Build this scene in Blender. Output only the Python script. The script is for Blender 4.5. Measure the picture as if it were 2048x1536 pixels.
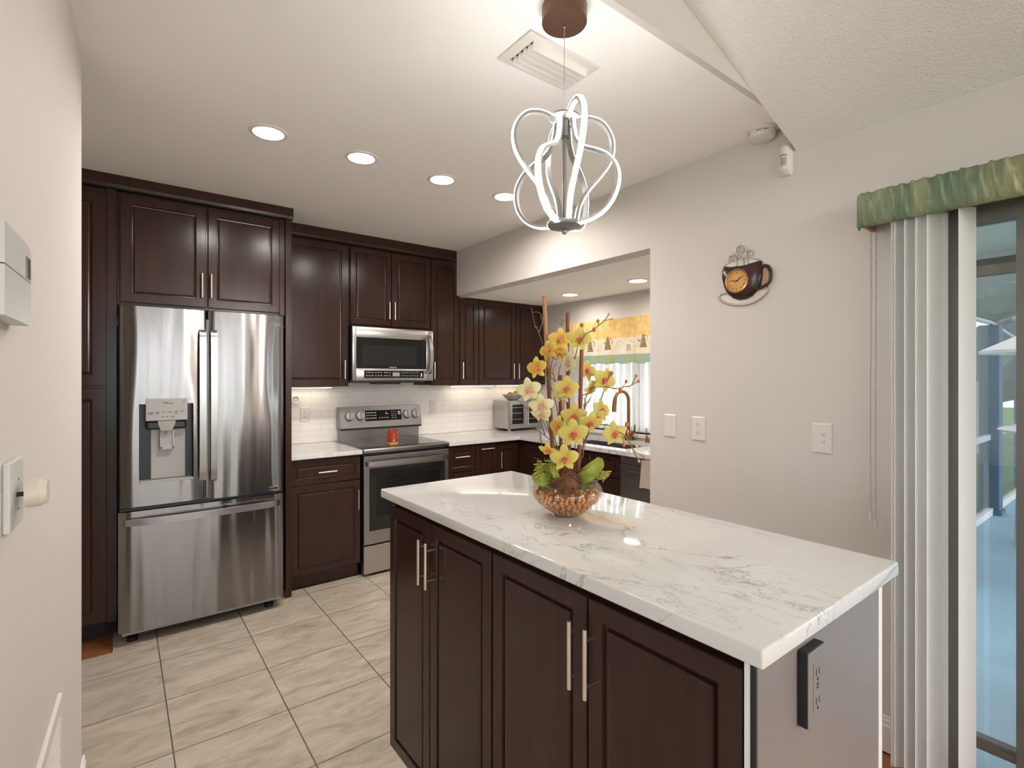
import bpy, bmesh, math, random
from mathutils import Vector, Matrix
from math import sin, cos, pi, radians
for _o in list(bpy.data.objects):
    bpy.data.objects.remove(_o)
random.seed(7)
SC = bpy.context.scene
COL = SC.collection

# ------------------------------------------------------------------ camera
cam_d = bpy.data.cameras.new('camera')
cam_d.sensor_width = 36.0
cam_d.lens = 1022.767 / 2048 * 36.0
cam_d.shift_y = -11.42 / 2048
cam_d.clip_start = 0.02
cam = bpy.data.objects.new('camera', cam_d)
COL.objects.link(cam)
cam.location = (0, 0, 1.45)
cam.rotation_euler = (radians(90), 0, radians(52.51154 - 90))
SC.camera = cam

# ------------------------------------------------------------------ world, exposure
W = bpy.data.worlds.new('sky')
SC.world = W
W.use_nodes = True
bg = W.node_tree.nodes['Background']
bg.inputs[0].default_value = (0.93, 0.94, 1.0, 1)
bg.inputs[1].default_value = 4.2
SC.view_settings.view_transform = 'Standard'
SC.view_settings.look = 'None'
SC.view_settings.gamma = 1
SC.view_settings.use_curve_mapping = False
SC.view_settings.exposure = 0.24
DOWN_W, PEND_E, LED_E, FILL_W = 7.8, 36.0, 12.5, 102.0     # lamp strengths; the last one drives the added fill globes
WARM = (1.0, 0.84, 0.68)

def portal(name, loc, rot, sx, sy):
    d = bpy.data.lights.new(name, 'AREA')
    d.shape = 'RECTANGLE'
    d.size, d.size_y = sx, sy
    d.cycles.is_portal = True
    o = bpy.data.objects.new(name, d)
    COL.objects.link(o)
    o.location = loc
    o.rotation_euler = rot
    return o
portal('window_portal', (-1.0, -3.93, 1.35), (radians(90), 0, 0), 5.4, 2.2)
portal('door_portal', (2.56, -0.28, 1.05), (radians(90), 0, radians(90)), 1.95, 2.1)
portal('kitchen_portal', (3.62, 2.85, 1.47), (radians(90), 0, radians(90)), 1.5, 1.0)
portal('side_portal', (-4.93, -0.8, 1.4), (radians(90), 0, radians(-90)), 3.4, 1.9)

# ------------------------------------------------------------------ object helpers
def root_of(o):
    while o.parent:
        o = o.parent
    return o

def tag(o, label, cat, group=None):
    o['label'] = label
    o['category'] = cat
    if group:
        o['group'] = group
    return o

def thing(name, label, cat, loc=(0, 0, 0), group=None):
    o = bpy.data.objects.new(name, None)
    o.empty_display_size = 0.05
    COL.objects.link(o)
    o.location = loc
    return tag(o, label, cat, group)

def copy_tree(o, parent=None, loc=None):
    kids = list(o.children)
    c = o.copy()
    COL.objects.link(c)
    if parent is not None:
        c.parent = parent
    if loc is not None:
        c.location = loc
    for k in kids:
        copy_tree(k, c)
    return c

class MB:
    """collects shapes in world space; build() links them as one mesh object"""
    def __init__(self, xf=None):
        self.bm = bmesh.new()
        self.xf = xf
    def box(self, x0, x1, y0, y1, z0, z1, bev=0.0, seg=2):
        x0, x1 = min(x0, x1), max(x0, x1)
        y0, y1 = min(y0, y1), max(y0, y1)
        z0, z1 = min(z0, z1), max(z0, z1)
        vs = [self.bm.verts.new((x, y, z)) for x in (x0, x1) for y in (y0, y1) for z in (z0, z1)]
        fs = [self.bm.faces.new([vs[i] for i in q]) for q in
              ((0, 1, 3, 2), (4, 6, 7, 5), (0, 4, 5, 1), (2, 3, 7, 6), (0, 2, 6, 4), (1, 5, 7, 3))]
        if bev > 0:
            es = list({e for f in fs for e in f.edges})
            bmesh.ops.bevel(self.bm, geom=es, offset=bev, segments=seg, profile=0.5, affect='EDGES')
        return self
    def prism(self, pts, vec):
        vec = Vector(vec)
        a = [self.bm.verts.new(p) for p in pts]
        b = [self.bm.verts.new(Vector(p) + vec) for p in pts]
        n = len(a)
        self.bm.faces.new(a)
        self.bm.faces.new(b[::-1])
        for i in range(n):
            self.bm.faces.new((a[i], a[(i + 1) % n], b[(i + 1) % n], b[i]))
        return self
    def quad(self, *pts):
        self.bm.faces.new([self.bm.verts.new(p) for p in pts])
        return self
    def loft(self, rings, closed=True, cap=True):
        R = [[self.bm.verts.new(p) for p in r] for r in rings]
        n = len(R[0])
        for a, b in zip(R, R[1:]):
            for i in range(n if closed else n - 1):
                j = (i + 1) % n
                self.bm.faces.new((a[i], a[j], b[j], b[i]))
        if cap:
            if len(R[0]) > 2:
                self.bm.faces.new(R[0][::-1])
                self.bm.faces.new(R[-1])
        return self
    def tube(self, pts, r, n=8, cap=True):
        pts = [Vector(p) for p in pts]
        m = len(pts)
        rs = r if isinstance(r, (list, tuple)) else [r] * m
        rings = []
        up = None
        for i, p in enumerate(pts):
            t = (pts[min(i + 1, m - 1)] - pts[max(i - 1, 0)]).normalized()
            if up is None:
                up = Vector((0, 0, 1)) if abs(t.z) < 0.9 else Vector((1, 0, 0))
            s = t.cross(up)
            s.normalize()
            up = s.cross(t).normalized()
            rings.append([p + (s * cos(2 * pi * k / n) + up * sin(2 * pi * k / n)) * rs[i] for k in range(n)])
        return self.loft(rings, cap=cap)
    def ribbon(self, pts, side, w, t):
        """rectangular section swept along pts; side = width direction"""
        pts = [Vector(p) for p in pts]
        side = Vector(side).normalized()
        m = len(pts)
        rings = []
        for i, p in enumerate(pts):
            d = (pts[min(i + 1, m - 1)] - pts[max(i - 1, 0)]).normalized()
            nn = d.cross(side).normalized()
            rings.append([p + side * a * w / 2 + nn * b * t / 2 for a, b in ((-1, -1), (1, -1), (1, 1), (-1, 1))])
        return self.loft(rings)
    def lathe(self, prof, c, n=32, cap=False, ax='z'):
        c = Vector(c)
        rings = []
        for r, z in prof:
            ring = []
            for k in range(n):
                a = 2 * pi * k / n
                if ax == 'z':
                    v = Vector((r * cos(a), r * sin(a), z))
                elif ax == 'x':
                    v = Vector((z, r * cos(a), r * sin(a)))
                else:
                    v = Vector((r * cos(a), z, r * sin(a)))
                ring.append(c + v)
            rings.append(ring)
        return self.loft(rings, cap=cap)
    def ball(self, c, r, sx=1, sy=1, sz=1, rot=None, sub=2, jit=0.0):
        ret = bmesh.ops.create_icosphere(self.bm, subdivisions=sub, radius=1.0)
        for v in ret['verts']:
            p = Vector((v.co.x * sx, v.co.y * sy, v.co.z * sz)) * r
            if jit:
                p *= 1 + random.uniform(-jit, jit)
            if rot:
                p = rot @ p
            v.co = p + Vector(c)
        return self
    def cyl(self, p0, p1, r, n=16):
        return self.tube([p0, p1], r, n)
    def rects(self, o, u, w, h, n, rings):
        """concentric rectangles: rings of (inset, depth along n)"""
        o, u, n = Vector(o), Vector(u), Vector(n)
        k = Vector((0, 0, 1))
        R = []
        for i, d in rings:
            R.append([o + u * a + k * b + n * d for a, b in ((i, i), (w - i, i), (w - i, h - i), (i, h - i))])
        return self.loft(R)
    def text(self, s, size, M, ext=0.0003, align='CENTER'):
        cu = bpy.data.curves.new('t', 'FONT')
        cu.body = s
        cu.size = size
        cu.extrude = ext
        cu.align_x = align
        cu.align_y = 'CENTER'
        cu.resolution_u = 3
        ob = bpy.data.objects.new('t', cu)
        COL.objects.link(ob)
        dg = bpy.context.evaluated_depsgraph_get()
        me = bpy.data.meshes.new_from_object(ob.evaluated_get(dg))
        me.transform(M)
        self.bm.from_mesh(me)
        bpy.data.objects.remove(ob)
        bpy.data.meshes.remove(me)
        return self
    def build(self, name, mat, parent=None, smooth=0, recalc=True):
        me = bpy.data.meshes.new(name)
        if recalc:
            bmesh.ops.recalc_face_normals(self.bm, faces=self.bm.faces)
        if self.xf is not None:
            self.bm.transform(self.xf)
        o = bpy.data.objects.new(name, me)
        if parent is not None:
            off = root_of(parent).location
            bmesh.ops.translate(self.bm, vec=-Vector(off), verts=self.bm.verts)
        self.bm.to_mesh(me)
        self.bm.free()
        for m in (mat if isinstance(mat, (list, tuple)) else [mat]):
            me.materials.append(m)
        if smooth:
            me.shade_smooth()
            me.set_sharp_from_angle(angle=radians(smooth))
        COL.objects.link(o)
        if parent is not None:
            o.parent = parent
        return o

def struct(o):
    o['kind'] = 'structure'
    return o

def smooth_path(pts, k=6):
    pts = [Vector(p) for p in pts]
    out = []
    for i in range(len(pts) - 1):
        p0, p1, p2, p3 = pts[max(i - 1, 0)], pts[i], pts[i + 1], pts[min(i + 2, len(pts) - 1)]
        for j in range(k):
            t = j / k
            out.append(0.5 * ((2 * p1) + (p2 - p0) * t + (2 * p0 - 5 * p1 + 4 * p2 - p3) * t * t + (3 * p1 - p0 - 3 * p2 + p3) * t ** 3))
    out.append(pts[-1])
    return out

def frame_M(o, u, n):
    """matrix: local x -> u, local y -> world up, local z -> n, at o"""
    u, n = Vector(u).normalized(), Vector(n).normalized()
    k = n.cross(u)
    M = Matrix((u, k, n)).transposed().to_4x4()
    M.translation = Vector(o)
    return M

# ------------------------------------------------------------------ materials
def newmat(name):
    m = bpy.data.materials.new(name)
    m.use_nodes = True
    nt = m.node_tree
    return m, nt, nt.nodes['Principled BSDF']

def N(nt, typ, **kw):
    n = nt.nodes.new(typ)
    for k, v in kw.items():
        setattr(n, k, v)
    return n

def pm(name, col, rough=0.5, metal=0.0, coat=0.0, noise=None, bump=None, emit=None, spec=0.5, trans=0.0):
    """plain procedural material; noise=(scale, amount) varies the colour, bump=(scale, strength)"""
    m, nt, b = newmat(name)
    b.inputs['Base Color'].default_value = (*col, 1)
    b.inputs['Roughness'].default_value = rough
    b.inputs['Metallic'].default_value = metal
    b.inputs['Specular IOR Level'].default_value = spec
    if coat:
        b.inputs['Coat Weight'].default_value = coat
        b.inputs['Coat Roughness'].default_value = 0.12
    if trans:
        b.inputs['Transmission Weight'].default_value = trans
    if emit:
        b.inputs['Emission Color'].default_value = (*emit[0], 1)
        b.inputs['Emission Strength'].default_value = emit[1]
    tc = None
    if noise or bump:
        tc = N(nt, 'ShaderNodeTexCoord')
    if noise:
        nz = N(nt, 'ShaderNodeTexNoise')
        nz.inputs['Scale'].default_value = noise[0]
        nz.inputs['Detail'].default_value = 4
        nt.links.new(tc.outputs['Object'], nz.inputs['Vector'])
        mx = N(nt, 'ShaderNodeMix', data_type='RGBA')
        mx.inputs[6].default_value = (*[c * (1 - noise[1]) for c in col], 1)
        mx.inputs[7].default_value = (*[min(1, c * (1 + noise[1])) for c in col], 1)
        nt.links.new(nz.outputs[0], mx.inputs[0])
        nt.links.new(mx.outputs[2], b.inputs['Base Color'])
    if bump:
        bz = N(nt, 'ShaderNodeTexNoise')
        bz.inputs['Scale'].default_value = bump[0]
        bz.inputs['Detail'].default_value = 3
        nt.links.new(tc.outputs['Object'], bz.inputs['Vector'])
        bp = N(nt, 'ShaderNodeBump')
        bp.inputs['Strength'].default_value = bump[1]
        bp.inputs['Distance'].default_value = 0.004
        nt.links.new(bz.outputs[0], bp.inputs['Height'])
        nt.links.new(bp.outputs[0], b.inputs['Normal'])
    return m

def wood_mat(name, dark, light, rough):
    m, nt, b = newmat(name)
    tc = N(nt, 'ShaderNodeTexCoord')
    mp = N(nt, 'ShaderNodeMapping')
    mp.inputs['Scale'].default_value = (9, 9, 0.9)
    nz = N(nt, 'ShaderNodeTexNoise')
    nz.inputs['Scale'].default_value = 3
    nz.inputs['Detail'].default_value = 6
    nz.inputs['Distortion'].default_value = 0.4
    mx = N(nt, 'ShaderNodeMix', data_type='RGBA')
    mx.inputs[6].default_value = (*dark, 1)
    mx.inputs[7].default_value = (*light, 1)
    nt.links.new(tc.outputs['Object'], mp.inputs['Vector'])
    nt.links.new(mp.outputs[0], nz.inputs['Vector'])
    nt.links.new(nz.outputs[0], mx.inputs[0])
    nt.links.new(mx.outputs[2], b.inputs['Base Color'])
    b.inputs['Roughness'].default_value = rough
    b.inputs['Specular IOR Level'].default_value = 0.32
    bp = N(nt, 'ShaderNodeBump')
    bp.inputs['Strength'].default_value = 0.02
    bp.inputs['Distance'].default_value = 0.002
    n2 = N(nt, 'ShaderNodeTexNoise')
    n2.inputs['Scale'].default_value = 14
    n2.inputs['Detail'].default_value = 5
    nt.links.new(mp.outputs[0], n2.inputs['Vector'])
    nt.links.new(n2.outputs[0], bp.inputs['Height'])
    nt.links.new(bp.outputs[0], b.inputs['Normal'])
    return m

def marble_mat(name):
    m, nt, b = newmat(name)
    L = nt.links.new
    tc = N(nt, 'ShaderNodeTexCoord')
    def vein(rot, sc, loc, thick, patch_scale, patch_lo, patch_hi, dist):
        mp = N(nt, 'ShaderNodeMapping')
        mp.inputs['Location'].default_value = loc
        mp.inputs['Rotation'].default_value = (0, 0, rot)
        mp.inputs['Scale'].default_value = sc
        L(tc.outputs['Object'], mp.inputs['Vector'])
        nz = N(nt, 'ShaderNodeTexNoise')
        nz.inputs['Scale'].default_value = 1.0
        nz.inputs['Detail'].default_value = 9
        nz.inputs['Roughness'].default_value = 0.62
        nz.inputs['Distortion'].default_value = dist
        L(mp.outputs[0], nz.inputs['Vector'])
        s = N(nt, 'ShaderNodeMath', operation='SUBTRACT')
        s.inputs[1].default_value = 0.5
        L(nz.outputs[0], s.inputs[0])
        a = N(nt, 'ShaderNodeMath', operation='ABSOLUTE')
        L(s.outputs[0], a.inputs[0])
        r = N(nt, 'ShaderNodeMapRange')
        r.inputs['From Min'].default_value = 0
        r.inputs['From Max'].default_value = thick
        r.inputs['To Min'].default_value = 1
        r.inputs['To Max'].default_value = 0
        L(a.outputs[0], r.inputs['Value'])
        pz = N(nt, 'ShaderNodeTexNoise')
        pz.inputs['Scale'].default_value = patch_scale
        pz.inputs['Detail'].default_value = 3
        L(mp.outputs[0], pz.inputs['Vector'])
        pr = N(nt, 'ShaderNodeMapRange')
        pr.inputs['From Min'].default_value = patch_lo
        pr.inputs['From Max'].default_value = patch_hi
        L(pz.outputs[0], pr.inputs['Value'])
        mul = N(nt, 'ShaderNodeMath', operation='MULTIPLY')
        L(r.outputs[0], mul.inputs[0])
        L(pr.outputs[0], mul.inputs[1])
        return mul
    v1 = vein(0.55, (5.0, 1.9, 2.0), (0.3, 0.2, 0), 0.0075, 0.55, 0.50, 0.60, 0.35)
    v2 = vein(-0.22, (3.4, 0.55, 1.0), (3.1, 1.2, 0), 0.0042, 0.8, 0.42, 0.56, 0.1)
    v3 = vein(0.75, (9, 4.5, 4), (1.7, 5.2, 0), 0.012, 0.30, 0.52, 0.60, 0.6)
    base = N(nt, 'ShaderNodeTexNoise')
    base.inputs['Scale'].default_value = 2.2
    base.inputs['Detail'].default_value = 5
    L(tc.outputs['Object'], base.inputs['Vector'])
    mx0 = N(nt, 'ShaderNodeMix', data_type='RGBA')
    mx0.inputs[6].default_value = (0.62, 0.60, 0.58, 1)
    mx0.inputs[7].default_value = (0.74, 0.725, 0.71, 1)
    L(base.outputs[0], mx0.inputs[0])
    last = mx0.outputs[2]
    for v, f, c in ((v1, 0.8, (0.20, 0.20, 0.20, 1)), (v2, 0.55, (0.25, 0.25, 0.25, 1)), (v3, 0.75, (0.22, 0.22, 0.22, 1))):
        sc = N(nt, 'ShaderNodeMath', operation='MULTIPLY')
        sc.inputs[1].default_value = f
        L(v.outputs[0], sc.inputs[0])
        mx = N(nt, 'ShaderNodeMix', data_type='RGBA')
        L(sc.outputs[0], mx.inputs[0])
        L(last, mx.inputs[6])
        mx.inputs[7].default_value = c
        last = mx.outputs[2]
    L(last, b.inputs['Base Color'])
    b.inputs['Roughness'].default_value = 0.06
    b.inputs['Specular IOR Level'].default_value = 0.6
    return m

def steel_mat(name, col, rough, aniso, wav=0.0, metal=1.0, tangent='Z', rot=0.0):
    m, nt, b = newmat(name)
    L = nt.links.new
    b.inputs['Base Color'].default_value = (*col, 1)
    b.inputs['Metallic'].default_value = metal
    b.inputs['Roughness'].default_value = rough
    b.inputs['Anisotropic'].default_value = aniso
    b.inputs['Anisotropic Rotation'].default_value = rot
    tg = N(nt, 'ShaderNodeTangent', direction_type='RADIAL', axis=tangent)
    L(tg.outputs[0], b.inputs['Tangent'])
    if wav:
        tc = N(nt, 'ShaderNodeTexCoord')
        mp = N(nt, 'ShaderNodeMapping')
        mp.inputs['Scale'].default_value = (9.5, 9.5, 1.0)
        nz = N(nt, 'ShaderNodeTexNoise')
        nz.inputs['Scale'].default_value = 1.0
        nz.inputs['Detail'].default_value = 1.0
        bp = N(nt, 'ShaderNodeBump')
        bp.inputs['Strength'].default_value = wav
        bp.inputs['Distance'].default_value = 0.03
        L(tc.outputs['Object'], mp.inputs['Vector'])
        L(mp.outputs[0], nz.inputs['Vector'])
        L(nz.outputs[0], bp.inputs['Height'])
        L(bp.outputs[0], b.inputs['Normal'])
    return m

def glass_mat(name, tint=(1, 1, 1), refl=0.08):
    m, nt, b = newmat(name)
    nt.nodes.remove(b)
    L = nt.links.new
    t = N(nt, 'ShaderNodeBsdfTransparent')
    t.inputs[0].default_value = (*tint, 1)
    g = N(nt, 'ShaderNodeBsdfGlossy')
    g.inputs['Roughness'].default_value = 0.02
    lw = N(nt, 'ShaderNodeLayerWeight')
    lw.inputs[0].default_value = 0.25
    mr = N(nt, 'ShaderNodeMapRange')
    mr.inputs['To Min'].default_value = refl * 0.5
    mr.inputs['To Max'].default_value = refl * 6
    L(lw.outputs['Fresnel'], mr.inputs['Value'])
    mx = N(nt, 'ShaderNodeMixShader')
    L(mr.outputs[0], mx.inputs[0])
    L(t.outputs[0], mx.inputs[1])
    L(g.outputs[0], mx.inputs[2])
    L(mx.outputs[0], nt.nodes['Material Output'].inputs[0])
    return m

def cloth_mat(name, col, transl=0.4, col2=None, scale=6, stretch=(1, 1, 1), crease=False):
    m, nt, b = newmat(name)
    L = nt.links.new
    b.inputs['Roughness'].default_value = 0.85
    b.inputs['Specular IOR Level'].default_value = 0.2
    t = N(nt, 'ShaderNodeBsdfTranslucent')
    mx = N(nt, 'ShaderNodeMixShader')
    mx.inputs[0].default_value = transl
    b.inputs['Base Color'].default_value = (*col, 1)
    t.inputs[0].default_value = (*col, 1)
    if col2:
        tc = N(nt, 'ShaderNodeTexCoord')
        mp = N(nt, 'ShaderNodeMapping')
        mp.inputs['Scale'].default_value = stretch
        nz = N(nt, 'ShaderNodeTexNoise')
        nz.inputs['Scale'].default_value = scale
        nz.inputs['Detail'].default_value = 3
        rp = N(nt, 'ShaderNodeValToRGB')
        rp.color_ramp.elements[0].position = 0.38
        rp.color_ramp.elements[1].position = 0.66
        rp.color_ramp.elements[0].color = (*col, 1)
        rp.color_ramp.elements[1].color = (*col2, 1)
        L(tc.outputs['Object'], mp.inputs['Vector'])
        L(mp.outputs[0], nz.inputs['Vector'])
        L(nz.outputs[0], rp.inputs[0])
        L(rp.outputs[0], b.inputs['Base Color'])
        L(rp.outputs[0], t.inputs[0])
        if crease:
            m2 = N(nt, 'ShaderNodeMapping')
            m2.inputs['Scale'].default_value = (8, 26, 4)
            n2 = N(nt, 'ShaderNodeTexNoise')
            n2.inputs['Scale'].default_value = 2
            n2.inputs['Detail'].default_value = 4
            n2.inputs['Distortion'].default_value = 0.6
            bp = N(nt, 'ShaderNodeBump')
            bp.inputs['Strength'].default_value = 0.9
            bp.inputs['Distance'].default_value = 0.02
            L(tc.outputs['Object'], m2.inputs['Vector'])
            L(m2.outputs[0], n2.inputs['Vector'])
            L(n2.outputs[0], bp.inputs['Height'])
            L(bp.outputs[0], b.inputs['Normal'])
    L(b.outputs[0], mx.inputs[1])
    L(t.outputs[0], mx.inputs[2])
    L(mx.outputs[0], nt.nodes['Material Output'].inputs[0])
    return m

def emit_mat(name, col, s):
    m, nt, b = newmat(name)
    nt.nodes.remove(b)
    e = N(nt, 'ShaderNodeEmission')
    e.inputs[0].default_value = (*col, 1)
    e.inputs[1].default_value = s
    nt.links.new(e.outputs[0], nt.nodes['Material Output'].inputs[0])
    return m

def tile_floor_mat(name):
    m, nt, b = newmat(name)
    L = nt.links.new
    tc = N(nt, 'ShaderNodeTexCoord')
    mp = N(nt, 'ShaderNodeMapping')
    mp.inputs['Location'].default_value = (-0.165, -2.37, 0)
    L(tc.outputs['Object'], mp.inputs['Vector'])
    br = N(nt, 'ShaderNodeTexBrick')
    br.offset = 0.0
    br.squash = 1.0
    br.inputs['Scale'].default_value = 1.0
    br.inputs['Mortar Size'].default_value = 0.0026
    br.inputs['Mortar Smooth'].default_value = 0.1
    br.inputs['Brick Width'].default_value = 0.42
    br.inputs['Row Height'].default_value = 0.402
    br.inputs['Color1'].default_value = (0.0, 0, 0, 1)
    br.inputs['Color2'].default_value = (1, 1, 1, 1)
    L(mp.outputs[0], br.inputs['Vector'])
    # travertine: streaks along x, shifted per tile
    m2 = N(nt, 'ShaderNodeMapping')
    m2.inputs['Rotation'].default_value = (0, 0, 0.25)
    m2.inputs['Scale'].default_value = (2.2, 6.5, 1)
    add = N(nt, 'ShaderNodeVectorMath', operation='ADD')
    L(tc.outputs['Object'], add.inputs[0])
    L(br.outputs['Color'], add.inputs[1])
    L(add.outputs[0], m2.inputs['Vector'])
    nz = N(nt, 'ShaderNodeTexNoise')
    nz.inputs['Scale'].default_value = 2.0
    nz.inputs['Detail'].default_value = 9
    nz.inputs['Roughness'].default_value = 0.68
    nz.inputs['Distortion'].default_value = 1.0
    L(m2.outputs[0], nz.inputs['Vector'])
    rp = N(nt, 'ShaderNodeValToRGB')
    e = rp.color_ramp.elements
    e[0].position = 0.3
    e[0].color = (0.30, 0.255, 0.205, 1)
    e[1].position = 0.7
    e[1].color = (0.58, 0.51, 0.425, 1)
    k = e.new(0.5)
    k.color = (0.45, 0.39, 0.315, 1)
    L(nz.outputs[0], rp.inputs[0])
    mx = N(nt, 'ShaderNodeMix', data_type='RGBA')
    L(br.outputs['Fac'], mx.inputs[0])
    L(rp.outputs[0], mx.inputs[6])
    mx.inputs[7].default_value = (0.10, 0.075, 0.055, 1)
    L(mx.outputs[2], b.inputs['Base Color'])
    b.inputs['Roughness'].default_value = 0.38
    bp = N(nt, 'ShaderNodeBump')
    bp.inputs['Strength'].default_value = 0.15
    bp.inputs['Distance'].default_value = 0.003
    inv = N(nt, 'ShaderNodeMath', operation='SUBTRACT')
    L(nz.outputs[0], inv.inputs[0])
    L(br.outputs['Fac'], inv.inputs[1])
    L(inv.outputs[0], bp.inputs['Height'])
    L(bp.outputs[0], b.inputs['Normal'])
    return m

def subway_mat(name):
    m, nt, b = newmat(name)
    L = nt.links.new
    tc = N(nt, 'ShaderNodeTexCoord')
    sp = N(nt, 'ShaderNodeSeparateXYZ')
    cb = N(nt, 'ShaderNodeCombineXYZ')
    L(tc.outputs['Object'], sp.inputs[0])
    L(sp.outputs[0], cb.inputs[0])
    L(sp.outputs[2], cb.inputs[1])
    br = N(nt, 'ShaderNodeTexBrick')
    br.offset = 0.5
    br.inputs['Scale'].default_value = 1.0
    br.inputs['Mortar Size'].default_value = 0.0016
    br.inputs['Brick Width'].default_value = 0.152
    br.inputs['Row Height'].default_value = 0.0515
    br.inputs['Color1'].default_value = (0.80, 0.77, 0.73, 1)
    br.inputs['Color2'].default_value = (0.83, 0.80, 0.76, 1)
    br.inputs['Mortar'].default_value = (0.66, 0.62, 0.57, 1)
    L(cb.outputs[0], br.inputs['Vector'])
    L(br.outputs['Color'], b.inputs['Base Color'])
    b.inputs['Roughness'].default_value = 0.22
    return m

M = {}
M['wall'] = pm('wall_paint', (0.645, 0.60, 0.568), 0.75, bump=(60, 0.05), spec=0.3)
M['ceil'] = pm('ceiling_paint', (0.945, 0.925, 0.905), 0.8, bump=(40, 0.05), spec=0.2)
M['popcorn'] = pm('popcorn_ceiling', (0.83, 0.80, 0.785), 0.95, noise=(90, 0.06), bump=(110, 0.9), spec=0.1)
M['trim'] = pm('white_trim', (0.80, 0.77, 0.74), 0.4)
M['tile'] = tile_floor_mat('travertine_tile')
M['oak'] = wood_mat('oak_floor', (0.20, 0.07, 0.025), (0.34, 0.14, 0.05), 0.35)
M['subway'] = subway_mat('subway_tile')
M['cab'] = wood_mat('espresso_wood', (0.0225, 0.0092, 0.0060), (0.0480, 0.0210, 0.0140), 0.21)
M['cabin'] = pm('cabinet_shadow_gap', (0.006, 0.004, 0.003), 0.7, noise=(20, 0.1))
M['panel_grey'] = pm('grey_laminate', (0.22, 0.195, 0.182), 0.28, noise=(3, 0.12))
M['marble'] = marble_mat('white_marble')
M['steel'] = steel_mat('brushed_steel', (0.275, 0.265, 0.258), 0.17, 0.88, 0.36, rot=0.25)
M['steel2'] = steel_mat('plain_steel', (0.47, 0.455, 0.44), 0.30, 0.5, 0.03)
M['steeldark'] = steel_mat('dark_steel', (0.33, 0.32, 0.315), 0.32, 0.4, 0.02)
M['nickel'] = steel_mat('brushed_nickel', (0.78, 0.68, 0.58), 0.26, 0.3)
M['black'] = pm('black_plastic', (0.010, 0.010, 0.010), 0.35, noise=(30, 0.1))
M['blackglass'] = pm('black_glass', (0.008, 0.008, 0.008), 0.06, noise=(5, 0.1), spec=0.35)
M['ovenwin'] = pm('oven_window_glass', (0.018, 0.018, 0.017), 0.08, noise=(5, 0.1), spec=0.3)
M['greyplas'] = pm('grey_plastic', (0.36, 0.345, 0.335), 0.38, noise=(20, 0.05))
M['white'] = pm('white_plastic', (0.72, 0.68, 0.64), 0.35, noise=(20, 0.02))
M['whiteg'] = pm('cool_white_plastic', (0.62, 0.615, 0.595), 0.35, noise=(20, 0.02))
M['cream'] = pm('cream_plastic', (0.66, 0.60, 0.50), 0.4, noise=(20, 0.02))
M['slot'] = pm('dark_slot', (0.03, 0.025, 0.02), 0.6, noise=(20, 0.1))
M['print'] = pm('white_print', (0.62, 0.62, 0.60), 0.5, noise=(20, 0.05))
M['lcd'] = pm('display_lcd', (0.30, 0.30, 0.29), 0.2, noise=(20, 0.05))
M['glass'] = glass_mat('window_glass')
def screen_mat(name, col, fac):
    m, nt, b = newmat(name)
    t = N(nt, 'ShaderNodeBsdfTransparent')
    mx = N(nt, 'ShaderNodeMixShader')
    mx.inputs[0].default_value = fac
    b.inputs['Base Color'].default_value = (*col, 1)
    b.inputs['Roughness'].default_value = 0.9
    nt.links.new(t.outputs[0], mx.inputs[1])
    nt.links.new(b.outputs[0], mx.inputs[2])
    nt.links.new(mx.outputs[0], nt.nodes['Material Output'].inputs[0])
    return m
M['mesh'] = screen_mat('insect_screen', (0.12, 0.14, 0.15), 0.55)
M['bronze'] = pm('bronze_metal', (0.36, 0.20, 0.09), 0.28, metal=1.0, noise=(12, 0.15))
M['canopy'] = pm('brown_bronze', (0.16, 0.085, 0.058), 0.38, metal=0.75, noise=(8, 0.12))
M['lampgrey'] = pm('satin_grey_metal', (0.30, 0.285, 0.275), 0.40, metal=0.6, noise=(10, 0.08))
M['led'] = emit_mat('pendant_diffuser', (1.0, 0.985, 0.96), PEND_E)
M['down'] = emit_mat('downlight_lens', (1.0, 0.95, 0.88), 12.0)
M['ledstrip'] = emit_mat('under_cabinet_diffuser', WARM, LED_E)
M['ring'] = pm('downlight_trim', (0.78, 0.73, 0.69), 0.45, noise=(20, 0.02))
M['blind'] = cloth_mat('vinyl_blind', (0.86, 0.855, 0.84), 0.5)
M['green'] = cloth_mat('green_ruched_fabric', (0.215, 0.285, 0.19), 0.12, (0.40, 0.41, 0.25), 5, (1, 2.2, 0.5), crease=True)
M['yellow'] = cloth_mat('yellow_check_fabric', (0.86, 0.56, 0.20), 0.45, (0.90, 0.70, 0.36), 22)
M['creamcloth'] = cloth_mat('cream_print_fabric', (0.88, 0.76, 0.58), 0.45, (0.90, 0.83, 0.70), 9)
M['sage'] = cloth_mat('sage_fabric', (0.47, 0.49, 0.29), 0.40, (0.38, 0.50, 0.42), 8)
M['printbrown'] = pm('brown_print', (0.27, 0.155, 0.075), 0.8, noise=(30, 0.1))
M['printcream'] = pm('cream_dots', (0.90, 0.82, 0.68), 0.8, noise=(30, 0.03))
M['printgrey'] = pm('grey_print', (0.42, 0.36, 0.30), 0.8, noise=(30, 0.1))
M['board'] = pm('brown_board', (0.36, 0.21, 0.10), 0.6, noise=(10, 0.1))
M['alu'] = pm('bronze_aluminium_frame', (0.15, 0.145, 0.125), 0.45, metal=0.3, noise=(10, 0.08))

# ------------------------------------------------------------------ the setting
def S(name, mb, m, **k):
    return struct(mb.build(name, m, **k))

def vz(x):      # underside of the vaulted dining ceiling
    return 2.453 + 0.334 * (2.369 - x)

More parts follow.
